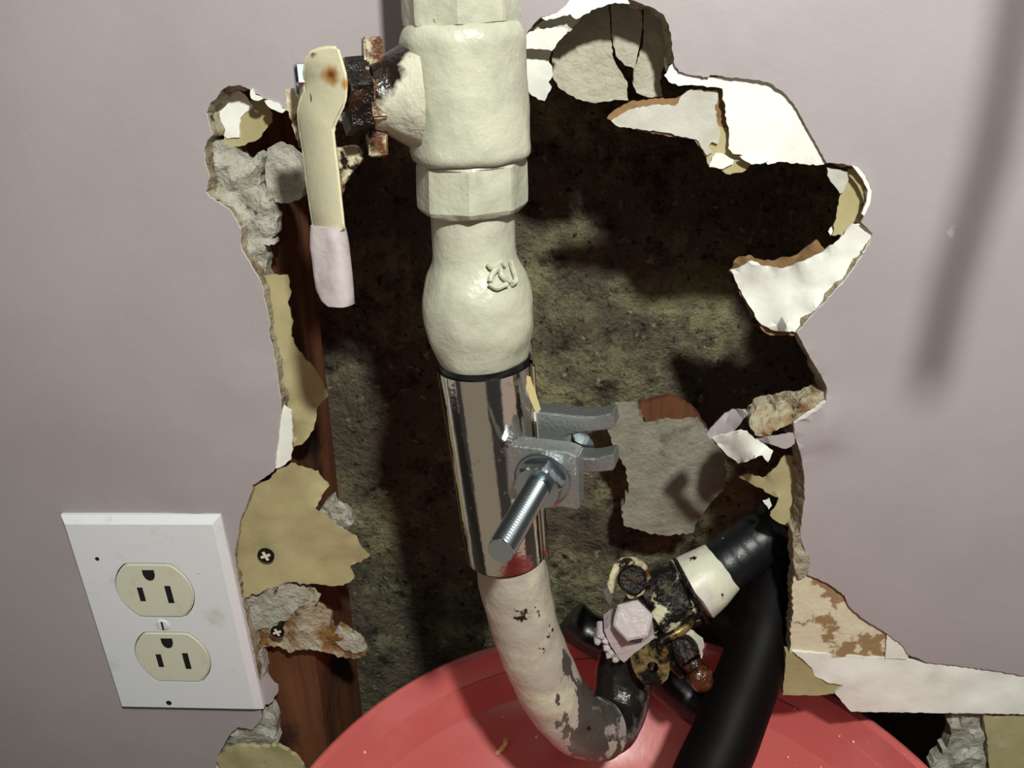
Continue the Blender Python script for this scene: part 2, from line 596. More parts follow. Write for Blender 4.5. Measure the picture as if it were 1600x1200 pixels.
# keep only the open run of the outline (drop the closing stretch)
cut = max(i for i, p in enumerate(edge_px) if math.hypot(p[0] - 1720, p[1] - 1066) < 3)
edge_px = edge_px[:cut + 1]
edge = [at(px, py, 0.0) for px, py in edge_px]
XL, XR, ZT, ZB = -0.55, 0.6, 0.32, -0.402
loop = [(p.x, p.z) for p in edge]
loop[0] = (loop[0][0], ZB)
outer = [(XR, loop[-1][1]), (XR, ZT), (XL, ZT), (XL, ZB)]
full = loop + outer
rg = random.Random(11)
pts = [Vector(p) for p in full]
for xi in range(-60, 62):
    for zi in range(-64, 14):
        fine = -0.24 < xi * 0.005 < 0.24 and zi * 0.005 > -0.36
        if not fine and (xi % 8 or zi % 8):
            continue
        q = (xi * 0.005 + rg.uniform(-.001, .001), zi * 0.005 + rg.uniform(-.001, .001))
        if inside(q, full) and min((q[0] - a[0]) ** 2 + (q[1] - a[1]) ** 2 for a in full) > 0.0022 ** 2:
            pts.append(Vector(q))
v, e, tris, *_ = delaunay_2d_cdt(pts, [], [list(range(len(full)))], 1, 1e-7)
DENTS = [(at(1285, 650, 0), 0.010, -0.0022), (at(1275, 690, 0), 0.010, -0.0016), (at(1300, 715, 0), 0.008, 0.0010), (at(300, 770, 0), 0.012, -0.0008),
         (at(320, 700, 0), 0.015, -0.0006), (at(1150, 60, 0), 0.02, -0.0006), (at(380, 600, 0), 0.012, -0.0012), (at(1265, 560, 0), .01, -.001)]


def wall_y(x, z):
    y = 0.0009 * mnoise.noise(Vector((x * 14, 0, z * 14)))
    for c, r, a in DENTS:
        d = math.hypot(x - c.x, z - c.z) / r
        if d < 2.5:
            y += a * math.exp(-d * d) * (1 + 0.8 * mnoise.noise(Vector((x * 260, 2, z * 260))))
    return y


V = [Vector((p.x, wall_y(p.x, p.y), p.y)) for p in v]
FC = [list(t) for t in tris]
fm = [0] * len(FC)
cnt = {}
for t in FC:
    for i in range(3):
        k = (t[i], t[(i + 1) % 3])
        cnt.setdefault(tuple(sorted(k)), []).append(k)
bnd = [l[0] for l in cnt.values() if len(l) == 1]
TH = 0.0127
nrm = {}
for a, b in bnd:
    d = V[b] - V[a]
    n2 = Vector((d.z, 0, -d.x))
    for q in (a, b):
        nrm[q] = nrm.get(q, Vector()) + n2.normalized()
lv = [(0.0006, 0.0, 1), (0.0035, 0.0012, 2), (0.007, 0.0022, 2), (0.0105, 0.0018, 2), (TH, 0.0006, 2)]
prev = {q: q for q in nrm}
for yy, off, mi in lv:
    cur = {}
    for q in nrm:
        p = V[q]
        d = nrm[q].normalized() if nrm[q].length else Vector()
        far = abs(p.x) > 0.5 or p.z > 0.3 or p.z < -0.39
        k = 0 if far else off * (0.5 + 1.1 * mnoise.fractal(Vector((p.x, yy * 3, p.z)) * 170, 1, 2, 4))
        cur[q] = len(V)
        V.append(Vector((p.x, yy, p.z)) + d * k * (1 if True else 0))
    for a, b in bnd:
        FC.append([prev[b], prev[a], cur[a], cur[b]])
        fm.append(mi)
    prev = cur
wall = link('wall_front', V, FC, MT['paint'], mats=[MT['paint'], MT['white_paper'], MT['edge']], fmat=fm, smooth=40)
struct(wall, 'lavender grey painted plasterboard wall with a large ragged hole torn in it')

# foundation wall behind the studs
V, FC = [], []
NX, NZ = 150, 130
for j in range(NZ + 1):
    for i in range(NX + 1):
        x = -0.45 + 0.9 * i / NX
        z = -0.402 + 0.70 * j / NZ
        y = 0.104 + 0.004 * mnoise.fractal(Vector((x, 5, z)) * 22, 1, 2, 5)
        V.append((x, y, z))
for j in range(NZ):
    for i in range(NX):
        a = j * (NX + 1) + i
        FC.append([a, a + 1, a + NX + 2, a + NX + 1])
k = len(V)
V += [(-0.45, .16, -.402), (.45, .16, -.402), (.45, .16, .3), (-.45, .16, .3)]
FC.append([k, k + 3, k + 2, k + 1])
wb = struct(link('wall_back', V, FC, MT['concrete'], smooth=60), 'mouldy dark concrete foundation wall seen through the hole')
v, f = prism([(-0.6, -0.19), (0.7, -0.19), (0.7, 0.2), (-0.6, 0.2)], (0, 0, -0.417), (1, 0, 0), (0, 1, 0), (0, 0, 1), 0.015)
struct(link('floor', v, f, MT['floor'], smooth=0), 'dark concrete floor under the bucket')

# ------------------------------------------------------------------ torn paper and board still hanging on the wall
PX = {}


def flap(name, pts, y, material, label=None, **k):
    o = sheet(name, pts, y, MT[material], parent=wall, **k)
    if label:
        o['label'] = label
    return o


# left side
flap('torn_paper_flap', [(349, 219), (352, 185), (380, 158), (400, 155), (414, 156), (426, 177), (425, 191), (404, 217), (377, 228), (355, 228)],
     0.0085, 'tan_paper', 'olive back paper inside the round hollow left of the valve')
flap('torn_paper_flap', [(341, 170), (349, 151), (360, 142), (374, 141), (386, 152), (396, 165), (392, 172), (382, 177), (375, 185), (374, 215), (355, 217), (346, 209), (339, 182)],
     0.0080, 'white_paper', 'white paper scrap inside the round hollow left of the valve', lump=0.0008)
flap('paper_fleck', [(391, 142), (394, 138), (398, 148), (408, 152), (410, 155), (403, 158), (392, 154)], -0.0006, 'white_paper', thick=0.001)
flap('paper_fleck', [(413, 157), (420, 156), (434, 161), (440, 170), (446, 172), (441, 177), (430, 172), (418, 166)], -0.0006, 'white_paper', thick=0.001)
flap('gypsum_core', [(326, 228), (331, 213), (345, 225), (365, 232), (378, 245), (388, 256), (396, 246), (403, 238), (411, 241), (409, 268), (405, 290), (415, 305),
                     (425, 325), (432, 336), (430, 352), (432, 365), (424, 374), (428, 383), (412, 382), (417, 400), (415, 425), (408, 440),
                     (398, 424), (384, 404), (374, 386), (374, 360), (366, 342), (350, 324), (328, 308), (330, 275), (323, 250)],
     0.0045, 'gypsum', 'crumbled grey gypsum core exposed along the upper left edge', thick=0.006, lump=0.0035, lscale=110, grid=6, step=4, amp=2, smooth=40)
flap('gypsum_lump', [(418, 232), (430, 225), (450, 232), (465, 245), (474, 262), (478, 290), (470, 310), (450, 318), (430, 316), (417, 300), (414, 275), (416, 250)],
     0.007, 'gypsum', 'rounded pale gypsum lump behind the valve handle', thick=0.006, lump=0.0016, lscale=60, grid=8)
flap('torn_paper_flap', [(410, 431), (430, 429), (449, 430), (455, 456), (449, 473), (458, 502), (455, 526), (467, 549), (484, 567, .003), (502, 590, .006), (513, 619, .008),
                         (496, 637, .007), (490, 672, .005), (472, 695, .004), (458, 698), (455, 654), (440, 607), (430, 555), (418, 514), (422, 479)],
     0.004, 'tan_paper', 'narrow tan paper strip down the left edge of the hole', lump=0.001)
flap('torn_paper_flap', [(443, 634), (455, 642), (458, 683), (455, 718), (440, 729), (428, 732), (430, 690), (436, 660)], 0.0012, 'white_paper',
     'bright white paper strip above the tan flap', thick=0.001, lump=0.0006)
flap('torn_paper_flap', [(392, 753), (419, 750), (433, 734), (454, 724), (461, 725), (476, 731, .002), (497, 736, .004), (503, 746, .004), (515, 760, .004), (503, 774, .002), (492, 795, 0.0),
                         (508, 806, .002), (538, 829, .004), (557, 839, .006), (562, 851, .006), (578, 869, .007), (564, 878, .007), (548, 883, .006), (554, 903, .006), (546, 911, .006),
                         (524, 916, .005), (497, 913, .003), (480, 913, .002), (452, 910), (438, 913), (410, 925), (378, 934), (370, 915), (366, 897), (364, 872), (366, 848), (371, 816), (384, 792), (390, 774)],
     0.0022, 'tan_paper', 'large tan paper flap with a screw beside the outlet', lump=0.0016, lscale=45, amp=2.2, grid=10)
flap('gypsum_lump', [(497, 802), (505, 790), (512, 782), (521, 776), (526, 790), (540, 795), (548, 806), (553, 815), (546, 826), (536, 830), (520, 822), (508, 810)],
     0.011, 'gypsum', thick=0.004, lump=0.003, lscale=140, grid=6, amp=2)
flap('gypsum_core', [(375, 930), (400, 924), (424, 916), (448, 911), (473, 918), (489, 932), (497, 939), (490, 950), (500, 955), (515, 967), (518, 990), (527, 983), (532, 985), (559, 1002), (569, 1018), (571, 1025),
                     (553, 1030), (532, 1027), (497, 1016), (462, 1015), (455, 1020), (438, 1011), (424, 1009), (410, 1013), (396, 1019), (380, 1000), (376, 960)],
     0.005, 'gypsum_rust', 'rust stained gypsum ledge with a screw under the tan flap', thick=0.005, lump=0.0028, lscale=100, grid=7, amp=2, step=4)
flap('gypsum_core', [(385, 934), (424, 918), (448, 914), (473, 920), (484, 930), (480, 945), (462, 953), (452, 968), (436, 972), (420, 980), (400, 985), (384, 990)],
     0.0042, 'gypsum', thick=0.002, lump=0.0016, lscale=100, grid=7, amp=2)
flap('gypsum_lump', [(521, 990), (527, 983), (535, 990), (559, 1003), (569, 1018), (556, 1021), (535, 1014), (523, 1002)], 0.0035, 'gypsum', thick=0.003, lump=0.001, lscale=120, grid=6)
flap('gypsum_strip', [(390, 1015), (408, 1018), (412, 1032), (416, 1048), (408, 1064), (398, 1062)], 0.004, 'gypsum', thick=0.005, lump=0.001, grid=6)
flap('torn_paper_flap', [(400, 1066), (409, 1060), (417, 1051), (424, 1062), (434, 1071), (435, 1078), (427, 1095), (420, 1101), (408, 1102)], 0.0008, 'paint',
     'lavender paint flap at the right lower corner of the outlet plate', back=MT['white_paper'], lump=0.0006)
flap('gypsum_core', [(402, 1112), (414, 1112), (420, 1104), (426, 1112), (432, 1125), (434, 1165), (420, 1172), (380, 1172), (345, 1182), (348, 1168), (360, 1149), (370, 1134), (384, 1132), (398, 1138), (408, 1126)],
     0.003, 'gypsum', 'crumbling gypsum at the bottom left corner of the hole', thick=0.006, lump=0.0028, lscale=110, grid=7, amp=2)
flap('torn_paper_flap', [(336, 1184), (352, 1172), (380, 1166), (415, 1168), (435, 1166), (450, 1174), (465, 1185), (474, 1197), (480, 1215), (470, 1260), (350, 1260), (345, 1205)],
     -0.001, 'tan_paper', 'tan paper tongue at the very bottom left', thick=0.002, lump=0.0018, grid=9)

# top, right of the valve
flap('torn_paper_flap', [(844, 26), (868, 18), (885, 6), (897, -10), (940, -18), (978, -5), (984, 6), (961, 4), (934, 12), (911, 24), (900, 30), (891, 22), (870, 28), (854, 32)],
     0.0, 'white_paper', 'white torn edge over the top of the hole', thick=0.0012, lump=0.0006)
flap('torn_paper_flap', [(826, 48), (850, 30), (891, 18), (911, 22), (901, 38), (890, 50), (880, 48), (860, 46), (836, 50), (824, 56)], 0.004, 'grey_paper',
     'paper layer under the white top edge, its shade painted grey', thick=0.003)  # grey colour stands for the shade beneath the torn white edge
flap('torn_paper_flap', [(818, 54), (844, 45), (877, 42), (888, 47), (881, 56), (870, 68), (862, 80), (849, 77), (826, 76), (815, 76)], 0.0005, 'white_paper',
     'bright white paper tab right of the valve body', thick=0.0012, lump=0.0006)
flap('torn_paper_flap', [(815, 74), (852, 76), (861, 81), (857, 97), (863, 104), (864, 117), (857, 128), (862, 136), (856, 146), (851, 158), (841, 156), (828, 146), (818, 130)],
     0.005, 'white_paper', 'white ragged paper hanging right of the valve body', thick=0.001, lump=0.0015)
# upper right
flap('torn_paper_flap', [(948, 185), (960, 172), (985, 158), (1020, 155), (1060, 152), (1075, 139), (1100, 134), (1132, 136), (1135, 155), (1137, 180), (1143, 210), (1146, 233), (1165, 245), (1176, 255), (1160, 268),
                         (1140, 272), (1120, 262), (1108, 258), (1100, 235), (1085, 218), (1040, 212), (1000, 205), (965, 195)], 0.0052, 'brown_paper',
     'brown torn paper behind the white flaps', thick=0.0006)
flap('torn_paper_flap', [(1122, 196), (1136, 200), (1142, 220), (1146, 233), (1165, 245), (1176, 255), (1160, 269), (1140, 273), (1120, 263), (1107, 259), (1099, 236), (1085, 219), (1100, 214), (1112, 222)], 0.0045, 'tan_paper',
     'olive paper tongue under the big white flap')
flap('torn_paper_flap', [(955, 189), (975, 176), (995, 168), (1030, 163), (1055, 165), (1065, 150), (1080, 140), (1121, 141), (1121, 160), (1117, 165), (1122, 195), (1125, 210), (1121, 225),
                         (1113, 222), (1107, 230), (1113, 238), (1105, 243), (1088, 218), (1060, 212), (1030, 206), (1000, 202), (975, 199), (962, 196)], 0.0040, 'grey_paper',
     'pale grey paper flap pointing left', thick=0.0007, lump=0.001)
flap('torn_paper_flap', [(1046, 104), (1053, 98), (1058, 112), (1075, 116), (1107, 120), (1140, 119), (1185, 123), (1207, 129), (1227, 144), (1243, 163), (1260, 192), (1277, 224), (1294, 254), (1280, 258),
                         (1255, 256), (1215, 253), (1200, 257), (1195, 252), (1170, 245), (1145, 240), (1138, 232), (1139, 205), (1133, 180), (1134, 165), (1129, 155), (1129, 139), (1110, 136), (1085, 133),
                         (1060, 134), (1045, 128), (1038, 118)], 0.0016, 'white_paper', 'big bright white paper flap at the upper right of the hole', thick=0.0008, lump=0.0006)
flap('paper_fleck', [(1108, 261), (1113, 246), (1119, 239), (1134, 242), (1147, 250), (1145, 256), (1130, 264)], 0.0036, 'white_paper', lump=0.001)
flap('paper_fleck', [(1156, 244), (1185, 243), (1201, 251), (1188, 256), (1175, 257), (1165, 252)], 0.001, 'white_paper', lump=0.001)
# curl at the right
flap('torn_paper_flap', [(1325, 264), (1340, 262), (1352, 280), (1358, 300), (1355, 318), (1346, 337), (1336, 352), (1320, 366), (1300, 368), (1308, 330), (1314, 302), (1320, 286)],
     0.004, 'tan_paper', 'rolled tan paper curl at the right tip of the hole', thick=0.0006)
flap('paper_fleck', [(1330, 258, .002), (1340, 261), (1352, 275), (1362, 298), (1359, 320), (1350, 337), (1346, 334), (1354, 315), (1356, 298), (1347, 279), (1338, 267)], -0.0018, 'white_paper', 'white rim of the paper curl', thick=0.0008, amp=0.5)
flap('paper_fleck', [(1292, 262), (1305, 264), (1326, 268), (1327, 276), (1322, 290), (1317, 301), (1312, 303), (1302, 288), (1293, 274)], 0.0025, 'grey_paper', lump=0.0012, amp=2)
flap('paper_fleck', [(1306, 345, .002), (1316, 304), (1319, 318), (1312, 345), (1298, 368), (1294, 362)], 0.005, 'white_paper', amp=1.5)
# white flap, mid right
flap('torn_paper_flap', [(1139, 424, .019), (1150, 405, .017), (1170, 398, .015), (1185, 405, .013), (1205, 408, .012), (1240, 400, .008), (1276, 374, .004), (1290, 392, .003), (1270, 412, .005), (1230, 430, .009), (1190, 432, .012), (1160, 440, .016)],
     0.0030, 'brown_paper', 'brown torn edge along the top of the folded white flap', amp=2)
flap('torn_paper_flap', [(1154, 452, .017), (1162, 462, .016), (1185, 490, .013), (1204, 512, .010), (1240, 519, .001), (1242, 524), (1204, 524, .009), (1196, 520, .010), (1180, 500, .013), (1166, 480, .016)],
     0.0022, 'brown_paper', amp=1.5)
flap('torn_paper_flap', [(1141, 422, .019), (1160, 416, .016), (1175, 407, .014), (1194, 416, .012), (1224, 420, .009), (1262, 405, .005), (1280, 397, .004), (1306, 379, .001), (1315, 370, .001), (1331, 350), (1347, 349), (1364, 365), (1362, 374), (1346, 402),
                         (1321, 438), (1285, 477), (1246, 521), (1238, 518, .001), (1204, 515, .009), (1187, 504, .012), (1171, 479, .014), (1154, 450, .017), (1146, 428, .018)],
     0.0010, 'white_paper', 'white paper flap folded inward at the right of the hole', thick=0.0007, lump=0.0016, lscale=70, grid=14)
# lower mid right
flap('gypsum_core', [(1170, 658, .003), (1182, 637, .006), (1196, 630, .006), (1224, 626, .004), (1252, 623), (1270, 616), (1290, 609), (1293, 626), (1258, 645), (1240, 661), (1214, 673), (1193, 682), (1180, 680)],
     0.0015, 'gypsum_rust', 'brown and cream broken gypsum ledge on the right edge', thick=0.007, lump=0.003, lscale=110, grid=7, amp=2.4)
flap('torn_paper_flap', [(1182, 686, .002), (1205, 682), (1228, 679), (1244, 676), (1242, 692), (1236, 698), (1228, 701), (1209, 696), (1192, 691, .002)], -0.0005, 'paint', 'lavender paint tongue bent into the hole', thick=0.0008)
flap('torn_paper_flap', [(1104, 678, .012), (1118, 661, .012), (1133, 646, .012), (1144, 640, .012), (1165, 640, .006), (1169, 648, .004), (1158, 660, .005), (1142, 681, .008), (1114, 688, .011)],
     -0.004, 'paint', 'lavender faced scrap left of the white scrap', thick=0.0007)
flap('torn_paper_flap', [(1113, 685, .010), (1139, 677, .008), (1158, 672, .004), (1168, 674, .003), (1176, 683, .002), (1190, 692, .001), (1208, 705), (1200, 722), (1195, 718), (1191, 711), (1180, 716), (1168, 721, .004), (1153, 724, .008), (1137, 712, .010), (1128, 702, .010), (1120, 693, .011)],
     -0.004, 'white_paper', 'bright white crumpled scrap in front of the grey board', thick=0.0008, lump=0.0016, grid=8)
flap('torn_paper_flap', [(1154, 745, .006), (1168, 741, .005), (1192, 747, .003), (1205, 738), (1216, 726), (1226, 712), (1240, 713), (1248, 728), (1251, 752), (1249, 777), (1246, 800), (1242, 823), (1223, 819), (1203, 806), (1204, 800), (1210, 795), (1217, 777),
                         (1205, 773, .003), (1187, 762, .004), (1168, 752, .006)], 0.010, 'tan_paper', 'tan paper scrap beside the black pipe sleeve', amp=1.6)
flap('paper_fleck', [(1192, 783), (1202, 779), (1206, 790), (1201, 796)], 0.012, 'white_paper')
# lower right
flap('torn_paper_flap', [(1240, 842), (1250, 860), (1262, 893), (1290, 907), (1322, 928), (1328, 944), (1347, 963), (1388, 988), (1384, 1030), (1340, 1028), (1260, 1024), (1234, 1020), (1236, 975), (1240, 955), (1237, 930), (1241, 900), (1238, 870)],
     0.0016, 'patchy_paper', 'patchy brown and cream board face at the lower right edge', thick=0.008, lump=0.0008, amp=2, rim=MT['edge'])
flap('gypsum_strip', [(1238, 832), (1246, 826), (1256, 845), (1262, 862), (1268, 886), (1260, 900), (1248, 905), (1240, 880)], 0.0, 'edge', thick=0.008, lump=0.0018, lscale=120, grid=6)
flap('paper_fleck', [(1386, 988), (1411, 1006), (1420, 1022), (1418, 1030), (1383, 1029)], 0.0008, 'white_paper', amp=0.6)
flap('torn_paper_flap', [(1228, 1020), (1249, 1021), (1270, 1044), (1273, 1056), (1296, 1068), (1320, 1068), (1306, 1084), (1270, 1087), (1223, 1086)], 0.0018, 'tan_paper', 'square tan paper corner above the red bucket', thick=0.004, amp=0.8)
flap('torn_paper_flap', [(1238, 1018), (1300, 1022), (1360, 1026), (1420, 1032), (1500, 1038), (1555, 1046), (1600, 1053), (1740, 1066), (1740, 1120), (1600, 1116), (1400, 1113), (1330, 1112), (1305, 1084), (1318, 1070), (1296, 1068), (1273, 1056), (1268, 1043), (1250, 1027)],
     0.0010, 'white_paper', 'long cream white board edge along the bottom right', thick=0.007, lump=0.0012, lscale=55, amp=0.7, grid=11)
flap('gypsum_core', [(1489, 1112), (1546, 1112), (1543, 1140), (1540, 1200), (1540, 1290), (1430, 1290), (1456, 1200), (1480, 1164), (1486, 1140)], 0.006, 'gypsum', 'grey gypsum crumbling below the white board edge',
     thick=0.006, lump=0.0032, lscale=110, grid=8, amp=2.5)
flap('torn_paper_flap', [(1535, 1112), (1552, 1122), (1600, 1118), (1740, 1114), (1740, 1290), (1540, 1290), (1546, 1200), (1542, 1150)], 0.0035, 'tan_paper', 'tan board face in the bottom right corner', thick=0.006, amp=1)

# fine cracks in the paint
for ln in ([(292, 742), (296, 760), (302, 782), (311, 803)],):
    pth = smooth_path([at(px, py, -0.0001) for px, py in ln], 5)
    vv, ff = tube(pth, [0.00010 + 0.00012 * random.Random(i).random() for i in range(len(pth))], seg=6)
    link('paint_crack', vv, ff, MT['crack'], wall)

# ------------------------------------------------------------------ stud, and loose board pieces in the cavity
def quad_prism(front, back):
    V = [Vector(p) for p in front + back]
    n = len(front)
    FC = [list(range(n)), list(range(n, 2 * n))[::-1]] + [[i, (i + 1) % n, (i + 1) % n + n, i + n] for i in range(n)]
    return V, FC


s_top = at(398, 330, 0.0128)
s_bot = at(500, 1085, 0.0128)
d = (s_bot - s_top).normalized()
a = s_top - d * 0.14
b = s_bot + d * ((s_bot.z + 0.402) / -d.z)
wv = Vector((-0.038, 0, 0))
bk = Vector((0.002, 0.055, 0))
v, f = quad_prism([a, b, b + wv, a + wv], [a + bk, b + bk, b + wv + bk, a + wv + bk])
stud = struct(link('wall_stud', v, f, MT['wood'], base=(b.x, b.y, b.z), smooth=0), 'reddish brown wooden stud down the left side of the hole')
tag(stud, 'reddish brown wooden stud down the left side of the hole', 'stud')


def board(pts, y, label, material='gypsum_grey', **k):
    p0 = at(pts[0][0], pts[0][1], y)
    o = sheet('board_fragment', pts, y, MT[material], base=p0, **k)
    return tag(o, label, 'board fragment', 'loose board fragments in the cavity')


board([(863, 120), (862, 100), (868, 40), (885, 5), (950, -10), (953, 40), (956, 68), (958, 91), (966, 107), (976, 123), (980, 128), (982, 157), (960, 156), (930, 161), (911, 158), (891, 149), (872, 136)],
      0.017, 'largest grey board fragment at the top of the hole, left of the cracks', thick=0.005, amp=1.5, lump=0.0006)
board([(956, 60), (953, -10), (1000, -12), (1004, 40), (1000, 68), (995, 91), (991, 107), (976, 102), (963, 88)],
      0.017, 'small grey wedge of board between the two cracks at the top', thick=0.005, amp=1.2, lump=0.0006)
board([(1005, 65), (1006, -8), (1040, 0), (1048, 60), (1037, 104), (1031, 127), (1036, 151), (1012, 152), (995, 145), (989, 130), (990, 112), (997, 91)],
      0.018, 'narrow grey board fragment with a brown spot, right of the cracks', thick=0.005, amp=1.4, lump=0.0006)
board([(942, 650), (962, 637), (996, 637), (1008, 667), (1037, 660), (1092, 658), (1112, 687), (1133, 721), (1135, 760), (1108, 790), (1090, 815), (1083, 833), (1046, 837), (1012, 833), (975, 821), (971, 796), (983, 767), (979, 733), (962, 708)],
      0.070, 'big grey cement board fragment leaning behind the ground clamp', 'cement_board', thick=0.006, amp=2, lump=0.0012)
p0 = at(1050, 640, 0.074)
o = sheet('wood_shim', [(998, 632), (1046, 618), (1085, 640), (1105, 668), (1060, 672), (1017, 675)], 0.074, MT['wood'], base=p0, thick=0.004)
tag(o, 'rusty brown wood sliver behind the grey cement board', 'wood sliver')

# screws
def make_screw(c, label, r):
    c = Vector(c)
    t = thing('drywall_screw', label, 'screw', c, 'drywall screws')
    v, f = rings([c + Vector((0, y, 0)) for y in (0.012, 0.001, 0.0, -0.0006, -0.0008)], [r * 0.35, r * 0.5, r, r, r * 0.8], seg=24, axis=(0, 1, 0))
    link('screw_head', v, f, MT['screw'], t)
    k = r * 0.62
    w = r * 0.16
    poly = [(-w, -k), (w, -k), (w, -w), (k, -w), (k, w), (w, w), (w, k), (-w, k), (-w, w), (-k, w), (-k, -w), (-w, -w)]
    v, f = prism(poly, c + Vector((0, -0.0011, 0)), (0.94, 0, 0.34), (-0.34, 0, 0.94), (0, 1, 0), 0.0006)
    q = link('cross_recess', v, f, MT['screw_cross'], t)
    q['label'] = 'cross recess filled with pale plaster'
    return t


make_screw(at(416, 867, 0.0018), 'black cross head screw in the large tan paper flap', 0.0036)
make_screw(at(434, 986, -0.0008), 'black screw in the rusty gypsum ledge beside the outlet', 0.0031)

# ------------------------------------------------------------------ electrical outlet
YP = -0.0042
c0 = at(260, 960, 0)
outlet = thing('electrical_outlet', 'white duplex electrical outlet with ivory sockets on the lavender wall', 'electrical outlet', (c0.x, 0, c0.z))
A, B, Cc, D = at(95, 803, -0.0012), at(345, 806, -0.0012), at(412, 1107, -0.0012), at(190, 1107, -0.0012)
x0, x1, z1, z0 = (A.x + D.x) / 2, (B.x + Cc.x) / 2, (A.z + B.z) / 2, (Cc.z + D.z) / 2
REC = [at(242, 923, YP), at(270, 1027, YP)]


def rec_shape(r, flat, n=40):
    out = []
    for k in range(n):
        a = 2 * math.pi * k / n
        x, z = r * math.cos(a), r * math.sin(a)
        out.append((x, max(-flat, min(flat, z))))
    return out


# cover plate: bevelled frame with the two socket openings really cut out
outl = []
bev = 0.0028
z0 = at(300, 1106, YP).z - bev
ins = [(x0 + bev, z0 + bev), (x1 - bev, z0 + bev), (x1 - bev, z1 - bev), (x0 + bev, z1 - bev)]
holes = [[(c.x + a, c.z + b) for a, b in rec_shape(0.0176, 0.0146)] for c in REC]
pts = [Vector(p) for p in ins]
edges = [(0, 1), (1, 2), (2, 3), (3, 0)]
for h in holes:
    k = len(pts)
    hh = []
    for p in h:
        if not hh or (Vector(p) - hh[-1]).length > 1e-5:
            hh.append(Vector(p))
    pts += hh
    edges += [(k + i, k + (i + 1) % len(hh)) for i in range(len(hh))]
v, e, tris, *_ = delaunay_2d_cdt(pts, edges, [], 0, 1e-7)
keep = []
for t in tris:
    m = sum((v[i] for i in t), Vector((0, 0))) / len(t)
    if inside(m, ins) and not any(inside(m, h) for h in holes):
        keep.append(list(t))
V = [Vector((p.x, YP, p.y)) for p in v]
FC = keep[:]
n = len(V)
V += [Vector((p.x, YP + 0.0025, p.y)) for p in v]
cnt = {}
for t in keep:
    for i in range(len(t)):
        q = (t[i], t[(i + 1) % len(t)])
        cnt.setdefault(tuple(sorted(q)), []).append(q)
for l in cnt.values():
    if len(l) == 1:
        a, b = l[0]
        FC.append([b, a, a + n, b + n])
k = len(V)
V += [Vector((x, YP, z)) for x, z in ins] + [Vector((x, -0.0012, z)) for x, z in ((x0, z0), (x1, z0), (x1, z1), (x0, z1))] + [Vector((x, 0.0008, z)) for x, z in ((x0, z0), (x1, z0), (x1, z1), (x0, z1))]
for r_ in (0, 4):
    for i in range(4):
        j = (i + 1) % 4
        FC.append([k + r_ + i, k + r_ + j, k + r_ + 4 + j, k + r_ + 4 + i])
plate = link('cover_plate', V, FC, MT['plate'], outlet, smooth=25)
for ci, c in enumerate(REC):
    cx, cz = c.x, c.z
    shp = rec_shape(0.0171, 0.0141)
    ded = []
    for p in shp:
        if not ded or math.hypot(p[0] - ded[-1][0], p[1] - ded[-1][1]) > 1e-5:
            ded.append(p)
    v, f = prism(ded, (cx, YP - 0.0004, cz), (1, 0, 0), (0, 0, 1), (0, 1, 0), 0.008, 0.0006)
    rc = link('receptacle_face', v, f, MT['ivory'], outlet)
    rc['label'] = ('upper ivory socket face', 'lower ivory socket face')[ci]
    ys = YP - 0.0006
    for dx, hw, hh in ((-0.0062, 0.0012, 0.0036), (0.0064, 0.0013, 0.0045)):
        v, f = prism([(-hw, -hh), (hw, -hh), (hw, hh), (-hw, hh)], (cx + dx, ys, cz - 0.0016), (1, 0, 0), (0, 0, 1), (0, 1, 0), 0.002)
        link('socket_slot', v, f, MT['slot'], rc)
    g = [(0.0024 * math.cos(a), -0.0026 * math.sin(a)) for a in [math.pi * i / 10 for i in range(11)]]
    g = [(a, b if b < 0 else 0.0018) for a, b in g]
    v, f = prism([(-0.0026, 0.002), (-0.0026, -0.0004)] + [(-0.0024 * math.cos(a), -0.0006 - 0.0028 * math.sin(a)) for a in [math.pi * i / 10 for i in range(1, 10)]] + [(0.0026, -0.0004), (0.0026, 0.002)],
                 (cx - 0.0004, ys, cz + 0.0092), (1, 0, 0), (0, 0, 1), (0, 1, 0), 0.002)
    link('ground_slot', v, f, MT['slot'], rc)
c = at(255, 976, YP)
v, f = rings([c + Vector((0, y, 0)) for y in (0.002, -0.0002, -0.0007)], [0.003, 0.003, 0.0022], seg=24, axis=(0, 1, 0))
sc_ = link('plate_screw', v, f, MT['plate'], outlet)
v, f = prism([(-0.0004, -0.0021), (0.0004, -0.0021), (0.0004, 0.0021), (-0.0004, 0.0021)], c + Vector((0, -0.0009, 0)), (1, 0, 0), (0, 0, 1), (0, 1, 0), 0.0006)
link('screw_slot', v, f, MT['slot'], sc_)
for px, py, r in ((264, 1098, 0.0013), (152, 873, 0.0009)):
    c = at(px, py, YP)
    v, f = rings([c + Vector((0, y, 0)) for y in (0.001, -0.0002)], [r, r], seg=14, axis=(0, 1, 0))
    link('plate_pit', v, f, MT['slot'], outlet)

# ------------------------------------------------------------------ ball valve on the riser
YA = -0.030


def ax_px(py):
    return float(np.interp(py, [-300, 0, 60, 250, 345, 480, 570, 870], [702, 720, 723, 736.5, 739, 747, 755, 789]))


def ring_at(py, w, y=YA):
    c = at(ax_px(py), py, y)
    return c, 0.5 * w * depth(c) / F * 0.985


def lathe_px(prof, seg=64):
    cs, rs, sh = [], [], []
    for it in prof:
        c, r = ring_at(it[0], it[1])
        cs.append(c)
        rs.append(r)
        sh.append(it[2] if len(it) > 2 else None)
    return rings(cs, rs, sh, seg=seg)


